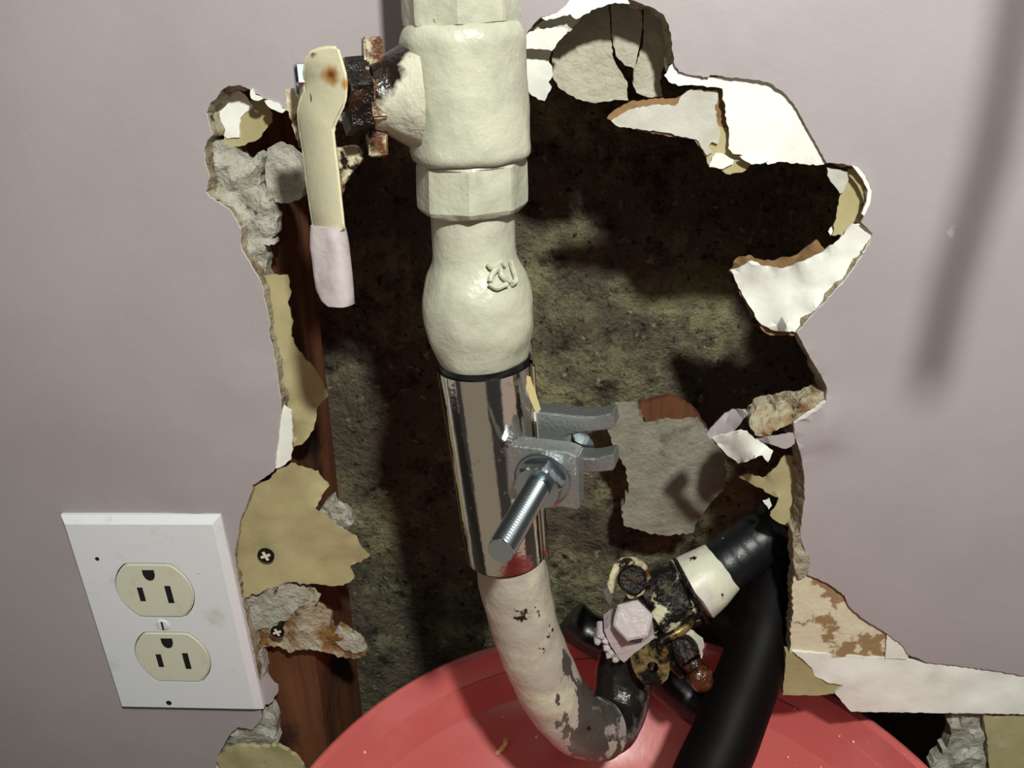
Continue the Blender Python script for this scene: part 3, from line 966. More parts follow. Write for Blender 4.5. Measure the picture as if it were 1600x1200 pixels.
oct_ = ngon(8, rot=math.radians(-85), rnd=0.5)
base = ring_at(345, 10)[0]
valve = thing('ball_valve', 'cream painted ball valve on the vertical pipe with a lever handle at its left', 'ball valve', base)
v, f = lathe_px([(-260, 184, oct_), (-60, 190, oct_), (20, 191, oct_), (36, 190, oct_)], seg=96)
link('top_collar', lumpy(v, 0.0004, 180), f, MT['cream'], valve, smooth=24)
v, f = lathe_px([(34, 150), (36, 180), (44, 192), (54, 200), (62, 203), (70, 202), (84, 198), (120, 196), (170, 194), (215, 193), (230, 194), (238, 192), (244, 186), (247, 178), (248, 140)])
dense = []
link('valve_body', lumpy(v, 0.0005, 130), f, MT['cream'], valve, smooth=50)
v, f = lathe_px([(240, 150), (246, 166), (252, 172), (254, 179, oct_), (300, 179, oct_), (318, 178, oct_), (324, 170, oct_), (328, 150)], seg=96)
link('hex_nut', lumpy(v, 0.00025, 200), f, MT['cream'], valve, smooth=22)

# side port towards the handle
P0 = at(690, 148, -0.032)
P1 = at(574, 150, -0.0395)
sd = (P1 - P0).normalized()
LEN = (P1 - P0).length


def along(t):
    return P0 + sd * t


rP = 0.0102
v, f = rings([along(t) for t in (0.008, 0.0135, LEN - 0.0045, LEN - 0.003, LEN - 0.001, LEN)], [rP * 1.5, rP * 1.22, rP, rP, rP * 0.93, rP * 0.6], seg=40, axis=sd)
MT['port'] = mat('port_cream_paint', (198, 196, 174), 0.3, layers=[((30, 20, 14), N(60, 0.50, 0.60, detail=4, seed=2, add=[('X', -12, -0.15), ('Z', 16, -0.66)]), 0.2, None),
                                                                   ((120, 84, 44), N(150, 0.62, 0.7, seed=5), None, None)], bump=[(170, 0.5, 0.0014)])
link('side_port', lumpy(v, 0.0004, 160), f, MT['port'], valve, smooth=50)
MT['stop'] = mat('grimy_stop_plate', (196, 184, 150), 0.4, layers=[((92, 56, 26), N(110, 0.42, 0.52, seed=1.1), 0.4, None), ((26, 18, 12), N(120, 0.52, 0.6, seed=5.1), 0.25, None)], bump=[(220, 0.6, 0.0015)])
# stop plate behind the handle: a yoke with two ears
pu = Vector((0.05, 0, 1.0))
pu = (pu - sd * pu.dot(sd)).normalized()
pv = sd.cross(pu)
yoke = [(-0.0125, 0.002), (-0.0055, 0.0095), (0.004, 0.0095), (0.007, 0.004), (0.0155, 0.0035), (0.0155, -0.0035), (0.007, -0.004), (0.004, -0.0095), (-0.005, -0.0095), (-0.0075, -0.004), (-0.0165, -0.0042), (-0.0165, 0.002)]
v, f = prism(yoke, along(LEN - 0.0045), pu, pv, sd, 0.0052, 0.0006)
link('stop_plate', lumpy(v, 0.0006, 260), f, MT['stop'], valve)
v, f = rings([along(LEN + t) for t in (-0.001, -0.0005, 0.0060, 0.0068)], [0.0082, 0.0112, 0.0108, 0.008], [None, ngon(6, 0.4), ngon(6, 0.4), None], seg=48, axis=sd)
link('packing_nut', lumpy(v, 0.0008, 240), f, MT['gunk'], valve, smooth=30)
v, f = rings([along(LEN + t) for t in (0.006, 0.016)], [0.0042, 0.0042], seg=24, axis=sd)
link('stem', v, f, MT['gunk'], valve)
# lower stop lug seen beside the handle
o = sheet('stop_lug', [(520, 232), (545, 229), (558, 231), (564, 240), (563, 255), (550, 268), (536, 290), (531, 308), (522, 300), (518, 260)], -0.037, MT['rusty_cream'], thick=0.003, parent=valve, lump=0.0005, grid=8)
o = sheet('stop_lug', [(446, 140), (456, 138), (470, 150), (473, 200), (468, 232), (458, 200), (448, 165)], -0.034, MT['rusty_cream'], thick=0.003, parent=valve, lump=0.0005, grid=8)


def solid_plate(name, pts, yfun, thick, material, parent, bev=0.0008):
    """a flat bar with rounded edges whose face lies at yfun(px, py)"""
    P = [at(px, py, yfun(px, py)) for px, py in pts]
    bm = bmesh.new()
    vs = [bm.verts.new(p) for p in P]
    fc = bm.faces.new(vs)
    if fc.normal.length == 0:
        fc.normal_update()
    r = bmesh.ops.extrude_face_region(bm, geom=[fc])
    nv = [e for e in r['geom'] if isinstance(e, bmesh.types.BMVert)]
    bmesh.ops.translate(bm, vec=Vector((-0.2, 0.97, -0.1)) * thick, verts=nv)
    bmesh.ops.bevel(bm, geom=list(bm.edges), offset=bev, segments=3, affect='EDGES', clamp_overlap=True)
    bmesh.ops.triangulate(bm, faces=[x for x in bm.faces if len(x.verts) > 4])
    bmesh.ops.recalc_face_normals(bm, faces=bm.faces)
    bm.verts.index_update()
    vv = [x.co.copy() for x in bm.verts]
    ff = [[x.index for x in q.verts] for q in bm.faces]
    bm.free()
    return link(name, vv, ff, material, parent, smooth=75)


HP = [(473, 104), (478, 84), (490, 75), (513, 70), (529, 72), (533, 84), (536, 95), (543, 120), (543, 145), (540, 163), (530, 183), (522, 202),
      (525, 230), (530, 270), (534, 310), (538, 346), (539, 362), (520, 372), (498, 372), (488, 360), (482, 320), (476, 280), (472, 240), (467, 210), (463, 182), (464, 165), (469, 150), (475, 138), (472, 118)]
hy = lambda px, py: -0.0500 - (px - 505) * 0.00006 - (max(0, py - 200)) * 0.000012
handle = solid_plate('lever_handle', HP, hy, 0.0034, MT['handle_cream'], valve)
handle['label'] = 'cream lever handle with rust spots'
# rust stain round the handle's screw
hl = at(518, 117, hy(518, 117)) - Vector(valve['base'])
MT['handle_cream2'] = mat('handle_cream_paint_rust_stain', (204, 197, 166), 0.42, layers=[((184, 173, 138), N(70, 0.55, 0.72), None, None)], bump=[(90, 0.2, 0.001)],
                          spots=[((168, 124, 70), hl, 0.0036, 0.0018, 0.003, None), ((104, 64, 30), hl, 0.0018, 0.0012, 0.003, None),
                                 ((176, 130, 74), at(542, 132, hy(542, 132)) - Vector(valve['base']), 0.0022, 0.0014, 0.002, None),
                                 ((120, 96, 64), at(490, 88, hy(490, 88)) - Vector(valve['base']), 0.0012, 0.0008, 0.003, None)])
handle.data.materials[0] = MT['handle_cream2']
# dipped grip
gp = [(512, 352, 25.5), (514, 366, 27), (516, 385, 30.5), (518, 405, 31.5), (520, 430, 32), (523, 450, 31), (528, 465, 26), (533, 474, 19), (536, 479, 8)]
cs, rs = [], []
for px, py, hw in gp:
    c = at(px, py, hy(px, py) + 0.0016)
    cs.append(c)
    rs.append(hw * depth(c) / F)
ax = (cs[5] - cs[0]).normalized()
v, f = [], []
seg = 32
for c, r in zip(cs, rs):
    u = Vector((0.94, -0.33, 0))
    w = Vector((0.33, 0.94, 0))
    for k in range(seg):
        a = 2 * math.pi * k / seg
        ca, sa = math.cos(a), math.sin(a)
        e_ = 0.6
        v.append(c + u * r * abs(ca) ** e_ * math.copysign(1, ca) + w * min(r, 0.0036) * abs(sa) ** e_ * math.copysign(1, sa))
for i in range(len(cs) - 1):
    for k in range(seg):
        k2 = (k + 1) % seg
        f.append([i * seg + k, i * seg + k2, (i + 1) * seg + k2, (i + 1) * seg + k])
f += [list(range(seg))[::-1], [(len(cs) - 1) * seg + k for k in range(seg)]]
gr = link('grip', lumpy(v, 0.0006, 160), f, MT['grip'], handle, smooth=50)
gr['label'] = 'lavender paint dipped grip end'
# nut holding the handle, seen at its left
hc = at(478, 126, -0.0425)
v, f = rings([hc + sd * t for t in (-0.004, -0.0038, 0.0022, 0.003)], [0.004, 0.0052, 0.0052, 0.004], [None, ngon(6), ngon(6), None], seg=48, axis=sd)
link('handle_nut', v, f, MT['bolt'], valve, smooth=25)

# ------------------------------------------------------------------ bulbous coupling
base = ring_at(575, 10)[0]
cp = thing('pipe_coupling', 'cream bulbous pipe coupling under the ball valve', 'pipe coupling', base)
prof = [(300, 120), (326, 134), (345, 133), (370, 131), (390, 131), (402, 134), (414, 142), (430, 156), (448, 167), (466, 173), (484, 174), (502, 172), (520, 166), (538, 156), (552, 147), (564, 136), (576, 126), (588, 116)]
pp = smooth_path(prof[1:], 4)
v, f = lathe_px([(300, 120)] + [tuple(p) for p in pp], seg=72)
link('coupling_body', lumpy(v, 0.0007, 110), f, MT['cream'], cp, smooth=60)
mk = at(781, 428, YA - 0.0150)
mparts = []
for q in ([(762, 412), (770, 418), (782, 410), (790, 414)], [(766, 440), (772, 424), (780, 418), (786, 432), (796, 440)], [(798, 408), (802, 424), (806, 438), (800, 444)], [(764, 444), (776, 450), (792, 444)]):
    pth = []
    for px, py in q:
        c, r = ring_at(py, float(np.interp(py, [390, 414, 430, 448, 466], [131, 142, 156, 167, 173])))
        # onto the coupling's skin along the line of sight
        rr = ray(px, py).normalized()
        o_ = Vector((CAM.x - c.x, CAM.y - c.y, 0))
        dd = Vector((rr.x, rr.y, 0))
        A_, B_, C_ = dd.dot(dd), 2 * o_.dot(dd), o_.dot(o_) - r * r
        disc = B_ * B_ - 4 * A_ * C_
        t_ = (-B_ - math.sqrt(max(disc, 0))) / (2 * A_)
        pth.append(CAM + rr * t_)
    mparts.append(tube(smooth_path(pth, 4), 0.00085, seg=8))
v, f = join(*mparts)
o = link('cast_mark', lumpy(v, 0.0004, 400), f, MT['cream'], cp)
o['label'] = 'raised rough casting mark smeared with paint'

# ------------------------------------------------------------------ bent pipe, painted and flaking
JP = [(776, 760, YA, 112), (786, 830, YA, 112), (797, 880, YA, 110), (808, 930, YA, 108), (822, 985, -.0298, 106), (842, 1040, -.029, 106), (868, 1090, -.027, 106), (898, 1127, -.023, 106),
      (930, 1140, -.016, 102), (956, 1128, -.007, 92), (970, 1095, .002, 86), (976, 1050, .010, 82), (988, 1004, .015, 80)]
path, rad = [], []
for px, py, y, w in JP:
    c = at(px, py, y)
    path.append(c)
sp = smooth_path(path, 8)
jb = Vector(sp[len(sp) // 2 + 10])
bp_ = thing('bent_pipe', 'bent pipe with flaking grey paint hanging below the chrome clamp', 'pipe', jb)
i1 = int(len(sp) * 0.70)
v, f = tube(sp[:i1 + 1], 0.0130, seg=40, lump=0.0007)
o = link('painted_bend', v, f, MT['flaky'], bp_, smooth=60)
o['label'] = 'outer bend with flaking grey and cream paint'
v, f = tube(sp[i1:], 0.0126, seg=40, lump=0.0007)
o = link('bare_end', v, f, MT['dark_pipe'], bp_, smooth=60)
o['label'] = 'dark wet bare end of the bend'

# ------------------------------------------------------------------ pipe repair clamp
ct, cb = at(757, 566, YA), at(791, 862, YA)
ca = (cb - ct).normalized()
CL = (cb - ct).length
clamp = thing('pipe_repair_clamp', 'shiny chrome pipe repair clamp bolted round the joint below the cream coupling', 'pipe clamp', cb)
cu = Vector((1, 0, 0))
cu = (cu - ca * cu.dot(ca)).normalized()
cw = ca.cross(cu)          # points to the front or the back
if cw.y > 0:
    cw = -cw


def shell(r0, r1, a0, a1, t0, t1, n=40, wav=0.0):
    """a sheet wrapped round the clamp's axis; angle 0 = right, 90 = front"""
    V, FC = [], []
    m = 14
    for j in range(m + 1):
        t = t0 + (t1 - t0) * j / m
        for i in range(n + 1):
            a = math.radians(a0 + (a1 - a0) * i / n)
            rr = r0 + (r0 * wav * math.cos(a * 6))
            k = 1.0 - 0.07 * (t / CL)
            d = cu * math.cos(a) + cw * math.sin(a)
            V.append(ct + ca * t + d * rr * k)
            V.append(ct + ca * t + d * (rr + r1) * k)
    s = 2 * (n + 1)
    for j in range(m):
        for i in range(n):
            p = j * s + 2 * i
            FC += [[p, p + 2, p + s + 2, p + s], [p + 1, p + s + 1, p + s + 3, p + 3]]
        FC += [[j * s, j * s + s, j * s + s + 1, j * s + 1], [j * s + s - 2, j * s + s - 1, j * s + 2 * s - 1, j * s + 2 * s - 2]]
    for i in range(n):
        FC += [[2 * i, 2 * i + 1, 2 * i + 3, 2 * i + 2]]
        p = m * s + 2 * i
        FC += [[p, p + 2, p + 3, p + 1]]
    return V, FC


RS = 0.0154
v, f = shell(RS - 0.0016, 0.0015, -180, 180, -0.002, CL + 0.001)
o = link('gasket', v, f, MT['rubber'], clamp)
o['label'] = 'black rubber gasket inside the sleeve'
v, f = shell(RS, 0.0007, 18, 205, 0.0, CL)
o = link('sleeve_half', v, f, MT['chrome'], clamp, smooth=50)
o['label'] = 'front half of the chrome sleeve'
v, f = shell(RS + 0.0001, 0.0008, 206, 368, -0.006, CL - 0.004)
o = link('sleeve_half', v, f, MT['chrome'], clamp, smooth=50)
o['label'] = 'rear half of the chrome sleeve'
# folded lips along the left and right seam
for ang, r_, t0, t1 in ((203, 0.0011, 0.002, CL - 0.002), (17, 0.0012, 0.0, CL * 0.98)):
    d_ = cu * math.cos(math.radians(ang)) + cw * math.sin(math.radians(ang))
    pa = [ct + ca * t + d_ * (RS + 0.0012) * (1 - 0.07 * t / CL) for t in np.linspace(t0, t1, 12)]
    v, f = tube(pa, r_, seg=10)
    link('sleeve_lip', v, f, MT['chrome'], clamp)

# bolt direction: level with the floor, towards the room and a little to the left
root = at(848, 748, -0.0500)
best = None
for i in range(400):
    y = -0.050 - i * 0.0001
    q = at(781, 862, y)
    g = abs(q.z - root.z - 0.004)
    if best is None or g < best[0]:
        best = (g, q)
tip = best[1]
ba = (tip - root).normalized()
bu = Vector((-ba.y, ba.x, 0)).normalized()
if bu.x < 0:
    bu = -bu
bv = ba.cross(bu)
if bv.z < 0:
    bv = -bv


def bolt_pt(u, v_, t):
    return root + bu * u + bv * v_ + ba * t


# front lug: thick square plate
v, f = prism([(-0.0125, -0.0100), (0.0118, -0.0105), (0.0118, 0.0095), (0.0085, 0.0108), (-0.0105, 0.0108), (-0.0125, 0.0085)], bolt_pt(0, 0, -0.0078), bu, bv, ba, 0.0074, 0.0006)
o = link('clamp_lug', v, f, MT['zinc'], clamp, smooth=25)
o['label'] = 'front square galvanised lug plate'
# rear lug: a fork open to the right
fork = [(-0.010, 0.012), (0.008, 0.012), (0.014, 0.0125), (0.020, 0.0145), (0.0205, 0.0088), (0.008, 0.0055), (0.004, 0.004), (0.004, -0.002), (0.008, -0.0035), (0.014, -0.003), (0.0205, -0.0005), (0.0205, -0.0068), (0.012, -0.009), (-0.010, -0.009)]
v, f = prism(fork, bolt_pt(0, 0.005, -0.0215), bu, bv, ba, 0.0080, 0.0006)
o = link('clamp_lug', v, f, MT['zinc'], clamp, smooth=25)
o['label'] = 'rear forked galvanised lug with two prongs'
# curved webs from the sleeve into the lugs
for v0, t_, rr in ((0.0, -0.006, 1), (0.002, -0.017, 1)):
    V, FC = [], []
    A1 = ct + ca * (CL * 0.52)
    for s_ in (0, 1):
        for j in range(2):
            for i in range(7):
                q = i / 6
                pa = A1 + ca * (0.022 * (j - 0.5)) + (cu * math.cos(math.radians(20 if t_ > -0.01 else -8)) + cw * math.sin(math.radians(20 if t_ > -0.01 else -8))) * (RS + 0.0008)
                pb = bolt_pt(-0.006, 0.010 - 0.020 * j, t_)
                V.append(pa.lerp(pb, q) + ba * (0.0016 * s_ - 0.001))
    for i in range(6):
        FC += [[i, i + 1, i + 8, i + 7], [14 + i, 21 + i, 22 + i, 15 + i], [i, 14 + i, 15 + i, i + 1], [7 + i, 8 + i, 22 + i, 21 + i]]
    FC += [[0, 7, 21, 14], [6, 20, 27, 13]]
    link('lug_web', V, FC, MT['zinc'], clamp, smooth=30)
# washer, nut, bolt
v, f = rings([bolt_pt(0, 0, t) for t in (-0.0006, -0.0004, 0.0008, 0.0010)], [0.0090, 0.0094, 0.0094, 0.0088], seg=40, axis=ba)
link('washer', v, f, MT['bolt'], clamp)
v, f = rings([bolt_pt(0, 0, t) for t in (0.0008, 0.0010, 0.0014, 0.0060, 0.0066)], [0.0070, 0.0080, 0.0084, 0.0084, 0.0072], [None, ngon(6, 0.2, 0), ngon(6, 0.2, 0), ngon(6, 0.2, 0), None], seg=60, axis=ba)
link('hex_nut', v, f, MT['bolt'], clamp, smooth=20)
bl = (tip - root).length
pitch = 0.00135
sub = 6
n_r = int((bl + 0.020) / (pitch / sub))
V, FC = [], []
seg = 40
for i in range(n_r + 1):
    t = -0.020 + i * pitch / sub
    for k in range(seg):
        ph = (t / pitch + k / seg) % 1.0
        r = 0.0034 + 0.00085 * (1 - abs(2 * ph - 1))
        if t > bl - 0.0012:
            r = min(r, 0.0038)
        a = 2 * math.pi * k / seg
        V.append(bolt_pt(r * math.cos(a), r * math.sin(a), t))
for i in range(n_r):
    for k in range(seg):
        k2 = (k + 1) % seg
        FC.append([i * seg + k, i * seg + k2, (i + 1) * seg + k2, (i + 1) * seg + k])
FC += [list(range(seg))[::-1], [n_r * seg + k for k in range(seg)]]
v, f = V, FC
bo = link('bolt', v, f, MT['bolt'], clamp, smooth=35)
bo['label'] = 'threaded zinc bolt pointing out at the viewer'
v, f = rings([bolt_pt(0.004, 0.001, t) for t in (-0.0275, -0.026, -0.0235, -0.0220, -0.0218)], [0.002, 0.0055, 0.0072, 0.0075, 0.004], seg=36, axis=ba)
link('bolt_head', v, f, MT['bolt'], clamp, smooth=50)

ch = sheet('paint_chip', [(823, 588), (829, 590), (838, 618), (845, 640), (838, 646), (829, 626), (822, 608)], -0.0435, MT['chip'], thick=0.0006, base=at(838, 640, -0.0435), grid=8, amp=0.8)
tag(ch, 'yellow paint chip lodged against the chrome clamp above its lugs', 'paint chip')

# ------------------------------------------------------------------ bucket
BC, BZ = Vector((0.0140, -0.0735)), -0.31
FLOOR = -0.402


def bucket_ring(z, r):
    return Vector((BC.x, BC.y, z)), r


bprof_out = [(FLOOR + 0.001, 0.070), (FLOOR + 0.004, 0.080), (BZ - 0.034, 0.126), (BZ - 0.012, 0.1365), (BZ - 0.012, 0.1445), (BZ - 0.004, 0.1462), (BZ, 0.1455), (BZ + 0.0006, 0.1440)]
bprof_in = [(BZ - 0.001, 0.1415), (BZ - 0.020, 0.1340), (BZ - 0.0212, 0.1322), (BZ - 0.0255, 0.1305), (BZ - 0.0275, 0.1270), (BZ - 0.0335, 0.1215), (BZ - 0.0395, 0.1150), (BZ - 0.0450, 0.1080), (BZ - 0.0505, 0.1005), (BZ - 0.058, 0.0945), (BZ - 0.072, 0.086),
            (BZ - 0.082, 0.074), (FLOOR + 0.0055, 0.055), (FLOOR + 0.005, 0.002)]
bt = thing('bucket', 'red plastic bucket with a stepped rim standing under the bent pipe', 'bucket', (BC.x, BC.y, FLOOR))
v1, f1 = rings([bucket_ring(z, r)[0] for z, r in bprof_out + bprof_in], [r + (0.004 if r > 0.06 else 0) for z, r in bprof_out + bprof_in], seg=120)
o = link('bucket_body', v1, f1, MT['red'], bt, smooth=28)
RB = random.Random(4)
crumbs = 0
for i in range(26):
    a = RB.uniform(0.25, 2.9)
    z = BZ - RB.uniform(0.008, 0.05)
    r = float(np.interp(-(z - BZ), [0.001, .020, .0275, .046], [.1455, .138, .131, .1105])) - 0.0004
    p = Vector((BC.x + r * math.cos(a), BC.y + r * math.sin(a), z))
    s = RB.uniform(0.0004, 0.0009)
    me_v, me_f = rings([p + Vector((0, 0, k * s)) for k in (-0.8, -0.3, 0.4, 0.9)], [s * 0.5, s, s * 0.9, s * 0.4], seg=7)
    o = link('plaster_crumb', lumpy(me_v, s * 0.5, 900, i), me_f, MT['crumb'], base=p, smooth=0)
    tag(o, 'tiny pale plaster crumb stuck inside the red bucket', 'crumb', 'plaster crumbs inside the bucket')
p = Vector((BC.x - 0.056, BC.y + 0.1015, BZ - 0.036))
pth = [p + Vector((-0.004, -0.001, -0.004)), p + Vector((-0.0015, -0.0007, -0.0012)), p + Vector((0.001, 0.0004, 0.002)), p + Vector((0.0012, 0.0008, 0.0048))]
v, f = tube(smooth_path(pth, 4), [0.0008 + 0.0006 * math.sin(i * 0.9) ** 2 for i in range(13)], seg=8)
o = link('paint_sliver', v, f, MT['chip'], base=p)
tag(o, 'curled tan paint sliver inside the left of the red bucket', 'paint sliver')

# ------------------------------------------------------------------ black pipe sleeve and hoses
GA = at(1000, 1010, 0.020)
S0, S1 = at(1080, 921, 0.022), at(1252, 796, 0.040)
sa = (S1 - S0).normalized()
SL = (S1 - S0).length
rs_ = 0.0128
v, f = rings([S0 + sa * t for t in np.linspace(SL * 0.2, SL * 1.4, 40)], [rs_ * (0.96 + 0.02 * math.sin(i * 2.1)) + (0.0012 if 19 <= i <= 22 else 0) for i in range(40)], seg=40, axis=sa)
o = link('rubber_sleeve', v, f, MT['sleeve'], base=S0 + sa * SL * 0.2, smooth=40)
tag(o, 'short black rubber sleeve on the pipe running into the wall at the right', 'pipe sleeve')
wc = [S0 + sa * t for t in (-0.001, 0.0005, 0.008, 0.0170, 0.0185)]
v, f = rings(wc, [0.0130, 0.0152, 0.0142, 0.0122, 0.0100], seg=40, axis=sa)
MT['cap_paint'] = mat('white_fitting_paint', (216, 216, 192), 0.4, layers=[((206, 196, 190), N(60, 0.5, 0.6, seed=2), None, None), ((22, 20, 16), N(95, 0.625, 0.645, seed=4.2), None, None)], bump=[(200, 0.3, 0.001)])
o = link('pipe_collar', lumpy(v, 0.0005, 150), f, MT['cap_paint'], base=S0, smooth=50)
tag(o, 'white painted collar between the ground clamp and the black sleeve', 'pipe collar')

HX = [(1236, 800, .042, 90), (1222, 850, .038, 92), (1206, 920, .030, 94), (1192, 985, .020, 94), (1172, 1050, .007, 98), (1149, 1110, -.006, 102), (1130, 1160, -.016, 104), (1106, 1212, -.026, 106), (1078, 1290, -.036, 112), (1068, 1330, -.04, 114)]
path = [at(px, py, y) for px, py, y, w in HX]
rad = [0.5 * w * depth(c) / F for (px, py, y, w), c in zip(HX, path)]
q = smooth_path([tuple(p) + (r,) for p, r in zip(path, rad)], 6)
v, f = tube([Vector(x[:3]) for x in q], [x[3] for x in q], seg=36)
o = link('drain_hose', v, f, MT['hose'], base=path[-1], smooth=60)
tag(o, 'thick glossy black drain hose hanging down into the red bucket', 'hose')
BX = [(890, 966, .060), (915, 988, .057), (960, 1010, .052), (1010, 1035, .048), (1060, 1078, .042), (1100, 1108, .036)]
path = [at(px, py, y) for px, py, y in BX]
q = smooth_path([tuple(p) for p in path], 6)
v, f = tube([Vector(x) for x in q], 0.0105, seg=30)
o = link('rubber_pipe', v, f, MT['rubber'], base=path[-1], smooth=60)
tag(o, 'dull blue-black rubber pipe lying behind the ground clamp', 'rubber pipe')

# ------------------------------------------------------------------ ground clamp
gc = thing('ground_clamp', 'grimy black and cream ground clamp bolted round the low pipe', 'ground clamp', at(1010, 1010, 0.02))
G0, G1 = at(1012, 955, 0.018), at(1078, 922, 0.022)
ga = (G1 - G0).normalized()
GL = (G1 - G0).length
# pipe stub inside, belongs to the bend
v, f = tube([Vector(sp[-1]), Vector(sp[-1]).lerp(G0, 0.5), G0, G0.lerp(G1, 0.5), G1, S0 + sa * 0.012], 0.0121, seg=30)
o = link('pipe_run', v, f, MT['black_cream'], bp_, smooth=60)
o['label'] = 'grimy straight run through the ground clamp'
cu2 = (Vector((0, 0, 1)) - ga * ga.z).normalized()
cf = ga.cross(cu2)
if cf.y > 0:
    cf = -cf
v, f = rings([G0 + ga * t for t in (0.001, 0.002, GL * 0.5, GL - 0.002, GL - 0.001)], [0.0128, 0.0150, 0.0152, 0.0150, 0.0128], seg=44, axis=ga)
link('upper_jaw', lumpy(v, 0.0012, 190), f, MT['black_cream'], gc, smooth=50)
# rim ring of the jaw towards the collar
pa = [G1 + ga * 0.0005 + (cu2 * math.cos(a) + cf * math.sin(a)) * 0.0152 for a in np.linspace(0, 2 * math.pi, 40)]
v, f = tube(pa, 0.0010, seg=8, cap=False)
link('jaw_rim', v, f, MT['gunk'], gc)


def face_disc(px, py, y, r, h, n=6, rot=0.3, axis=Vector((-0.1, -0.84, 0.54))):
    axis = axis.normalized()
    c = at(px, py, y)
    return rings([c - axis * h, c - axis * h * 0.98, c - axis * 0.0008, c], [r * 0.8, r, r, r * 0.86], [ngon(n, rot, 0.3)] * 4 if n else None, seg=48, axis=axis)


v, f = face_disc(988, 970, -0.008, 0.0086, 0.006, 6, 0.25)
o = link('bolt_head', lumpy(v, 0.0004, 200), f, MT['lav_lump'], gc, smooth=30)
o['label'] = 'lavender painted hexagon bolt head'
# jaw block under the bolt head with its row of teeth
axv = Vector((-0.15, -0.93, 0.33)).normalized()
def jaw(pts, y, th, name, m, **k):
    return sheet(name, pts, y, MT[m], thick=th, parent=gc, **k)
jaw([(944, 985), (958, 975), (976, 1000), (1000, 1006), (1022, 990), (1022, 998), (992, 1020), (975, 1035), (968, 1030), (955, 1010)], -0.0035, 0.010, 'lower_jaw', 'lav_lump', lump=0.0004, amp=0.6, grid=8)
jaw([(940, 988), (950, 984), (962, 1004), (975, 1028), (970, 1036), (955, 1030), (945, 1012)], 0.001, 0.008, 'lower_jaw', 'gunk', lump=0.0006, grid=8)
for px, py in ((934, 1003), (939, 994), (946, 1001), (948, 1013), (955, 1022), (962, 1030), (952, 1024), (966, 1024)):
    c = at(px, py, -0.002)
    v, f = rings([c + Vector((0, y, 0)) for y in (0.008, 0.0005, -0.0008, -0.0012)], [0.0016, 0.0018, 0.0014, 0.0004], seg=12, axis=(0, 1, 0))
    link('jaw_tooth', lumpy(v, 0.0005, 500), f, MT['lav_lump'], gc)
# wire loop at the upper left
LP = [(953, 925, .004), (957, 900, .006), (966, 882, .010), (984, 876, .014), (1004, 884, .018), (1010, 905, .02), (1000, 925, .014), (985, 930, .008)]
v, f = tube(smooth_path([at(*p) for p in LP], 6), 0.0017, seg=12)
o = link('strap_loop', lumpy(v, 0.0005, 300), f, MT['rusty_cream'], gc)
o['label'] = 'rusty rounded strap loop'
v, f = face_disc(988, 906, 0.010, 0.0062, 0.006, 0)
link('strap_bolt', lumpy(v, 0.0008, 240), f, MT['gunk'], gc)
jaw([(942, 922), (950, 918), (958, 932), (954, 945), (947, 938)], 0.002, 0.004, 'metal_tab', 'zinc')
# folded strap in front: upper bar then down leg
SB = [(1085, 965, .008), (1078, 976, .003), (1060, 988, -.001), (1040, 998, -.003), (1034, 1006, -.004), (1040, 1022, -.004), (1050, 1040, -.003), (1066, 1054, -.001)]
v, f = tube(smooth_path([at(*p) for p in SB], 6), 0.0019, seg=12, squash=0.8)
o = link('folded_strap', lumpy(v, 0.0004, 300), f, MT['brass_grime'], gc, smooth=60)
o['label'] = 'grimy brass strap folded in front of the jaw'
# ear with hole at the bottom
earc = at(1018, 1043, -0.006)
ue = (at(1028, 1041, -0.006) - earc).normalized()
ve = (at(1012, 1025, -0.004) - earc)
ve = (ve - ue * ve.dot(ue)).normalized()
we = ue.cross(ve)
if we.y < 0:
    we = -we
pe = depth(earc) / F
outer_e = [(-27 * pe, 40 * pe), (-29 * pe, 8 * pe), (-27 * pe, -8 * pe), (-20 * pe, -22 * pe), (-8 * pe, -29 * pe), (8 * pe, -29 * pe), (20 * pe, -22 * pe), (27 * pe, -8 * pe), (28 * pe, 8 * pe), (22 * pe, 40 * pe)]
hole_e = [(9 * pe * math.cos(a) + 2 * pe, 9 * pe * math.sin(a)) for a in [2 * math.pi * k / 16 for k in range(16)]]
pts = [Vector(p) for p in outer_e + hole_e]
m = len(outer_e)
edges = [(i, (i + 1) % m) for i in range(m)] + [(m + i, m + (i + 1) % 16) for i in range(16)]
vv, ee, tt, *_ = delaunay_2d_cdt(pts, edges, [], 0, 1e-8)
keep = [list(t) for t in tt if inside(sum((vv[i] for i in t), Vector((0, 0))) / len(t), outer_e) and not inside(sum((vv[i] for i in t), Vector((0, 0))) / len(t), hole_e)]
V = [earc + ue * p.x + ve * p.y for p in vv]
n = len(V)
V += [p + we * 0.0028 for p in V]
FC = keep + [[i + n for i in t[::-1]] for t in keep]
cnt = {}
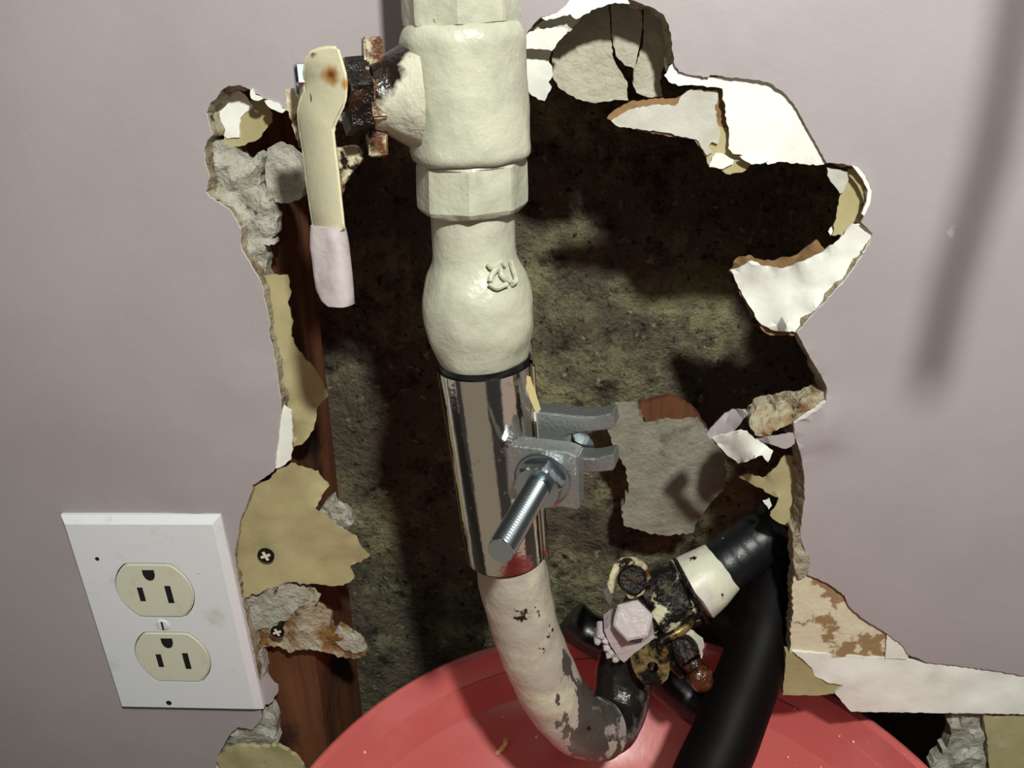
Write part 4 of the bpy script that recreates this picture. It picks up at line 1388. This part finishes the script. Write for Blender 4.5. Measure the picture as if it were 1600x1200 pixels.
for t in keep:
    for i in range(len(t)):
        q = (t[i], t[(i + 1) % len(t)])
        cnt.setdefault(tuple(sorted(q)), []).append(q)
for l in cnt.values():
    if len(l) == 1:
        a, b = l[0]
        FC.append([b, a, a + n, b + n])
o = link('clamp_ear', V, FC, MT['brass_grime'], gc, smooth=30)
o['label'] = 'rounded brass ear with a hole'
# rusty screw at the lower right
c0, c1 = at(1062, 1010, 0.004), at(1080, 1034, -0.002)
sx = (c1 - c0).normalized()
v, f = rings([c0 - sx * 0.008, c0, c0 + sx * 0.004, c1], [0.0062, 0.0072, 0.0066, 0.005], seg=28, axis=sx)
link('screw_barrel', lumpy(v, 0.0007, 260), f, MT['gunk'], gc, smooth=50)
cc = at(1094, 1057, -0.006)
bm = bmesh.new()
bmesh.ops.create_icosphere(bm, subdivisions=3, radius=0.0060)
v = lumpy([x.co + cc for x in bm.verts], 0.0012, 260)
f = [[x.index for x in q.verts] for q in bm.faces]
bm.free()
o = link('screw_tip', v, f, MT['rust'], gc, smooth=60)
o['label'] = 'wet orange rusted screw tip'
v, f = tube([c1, c1.lerp(cc, 0.5), cc], [0.0045, 0.0042, 0.0045], seg=18)
link('screw_neck', v, f, MT['rust'], gc)
jaw([(1068, 988), (1085, 992), (1100, 1004), (1098, 1022), (1094, 1034), (1088, 1010), (1076, 998)], 0.004, 0.003, 'metal_tab', 'cap_paint' if 'cap_paint' in MT else 'white_paper')

# ------------------------------------------------------------------ an unseen cord, added to cast the shadow streak on the wall at the right
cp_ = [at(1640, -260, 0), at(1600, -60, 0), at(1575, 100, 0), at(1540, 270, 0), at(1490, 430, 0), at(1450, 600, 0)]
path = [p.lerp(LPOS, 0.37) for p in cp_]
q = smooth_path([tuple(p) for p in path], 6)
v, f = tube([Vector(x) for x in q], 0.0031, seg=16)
o = link('shadow_cord', v, f, MT['rubber'], base=path[-1], smooth=60)
tag(o, 'unseen black cord added at the far right to cast the shadow streak on the wall', 'cord')
for o in bpy.data.objects:
    if 'base' in o:
        del o['base']
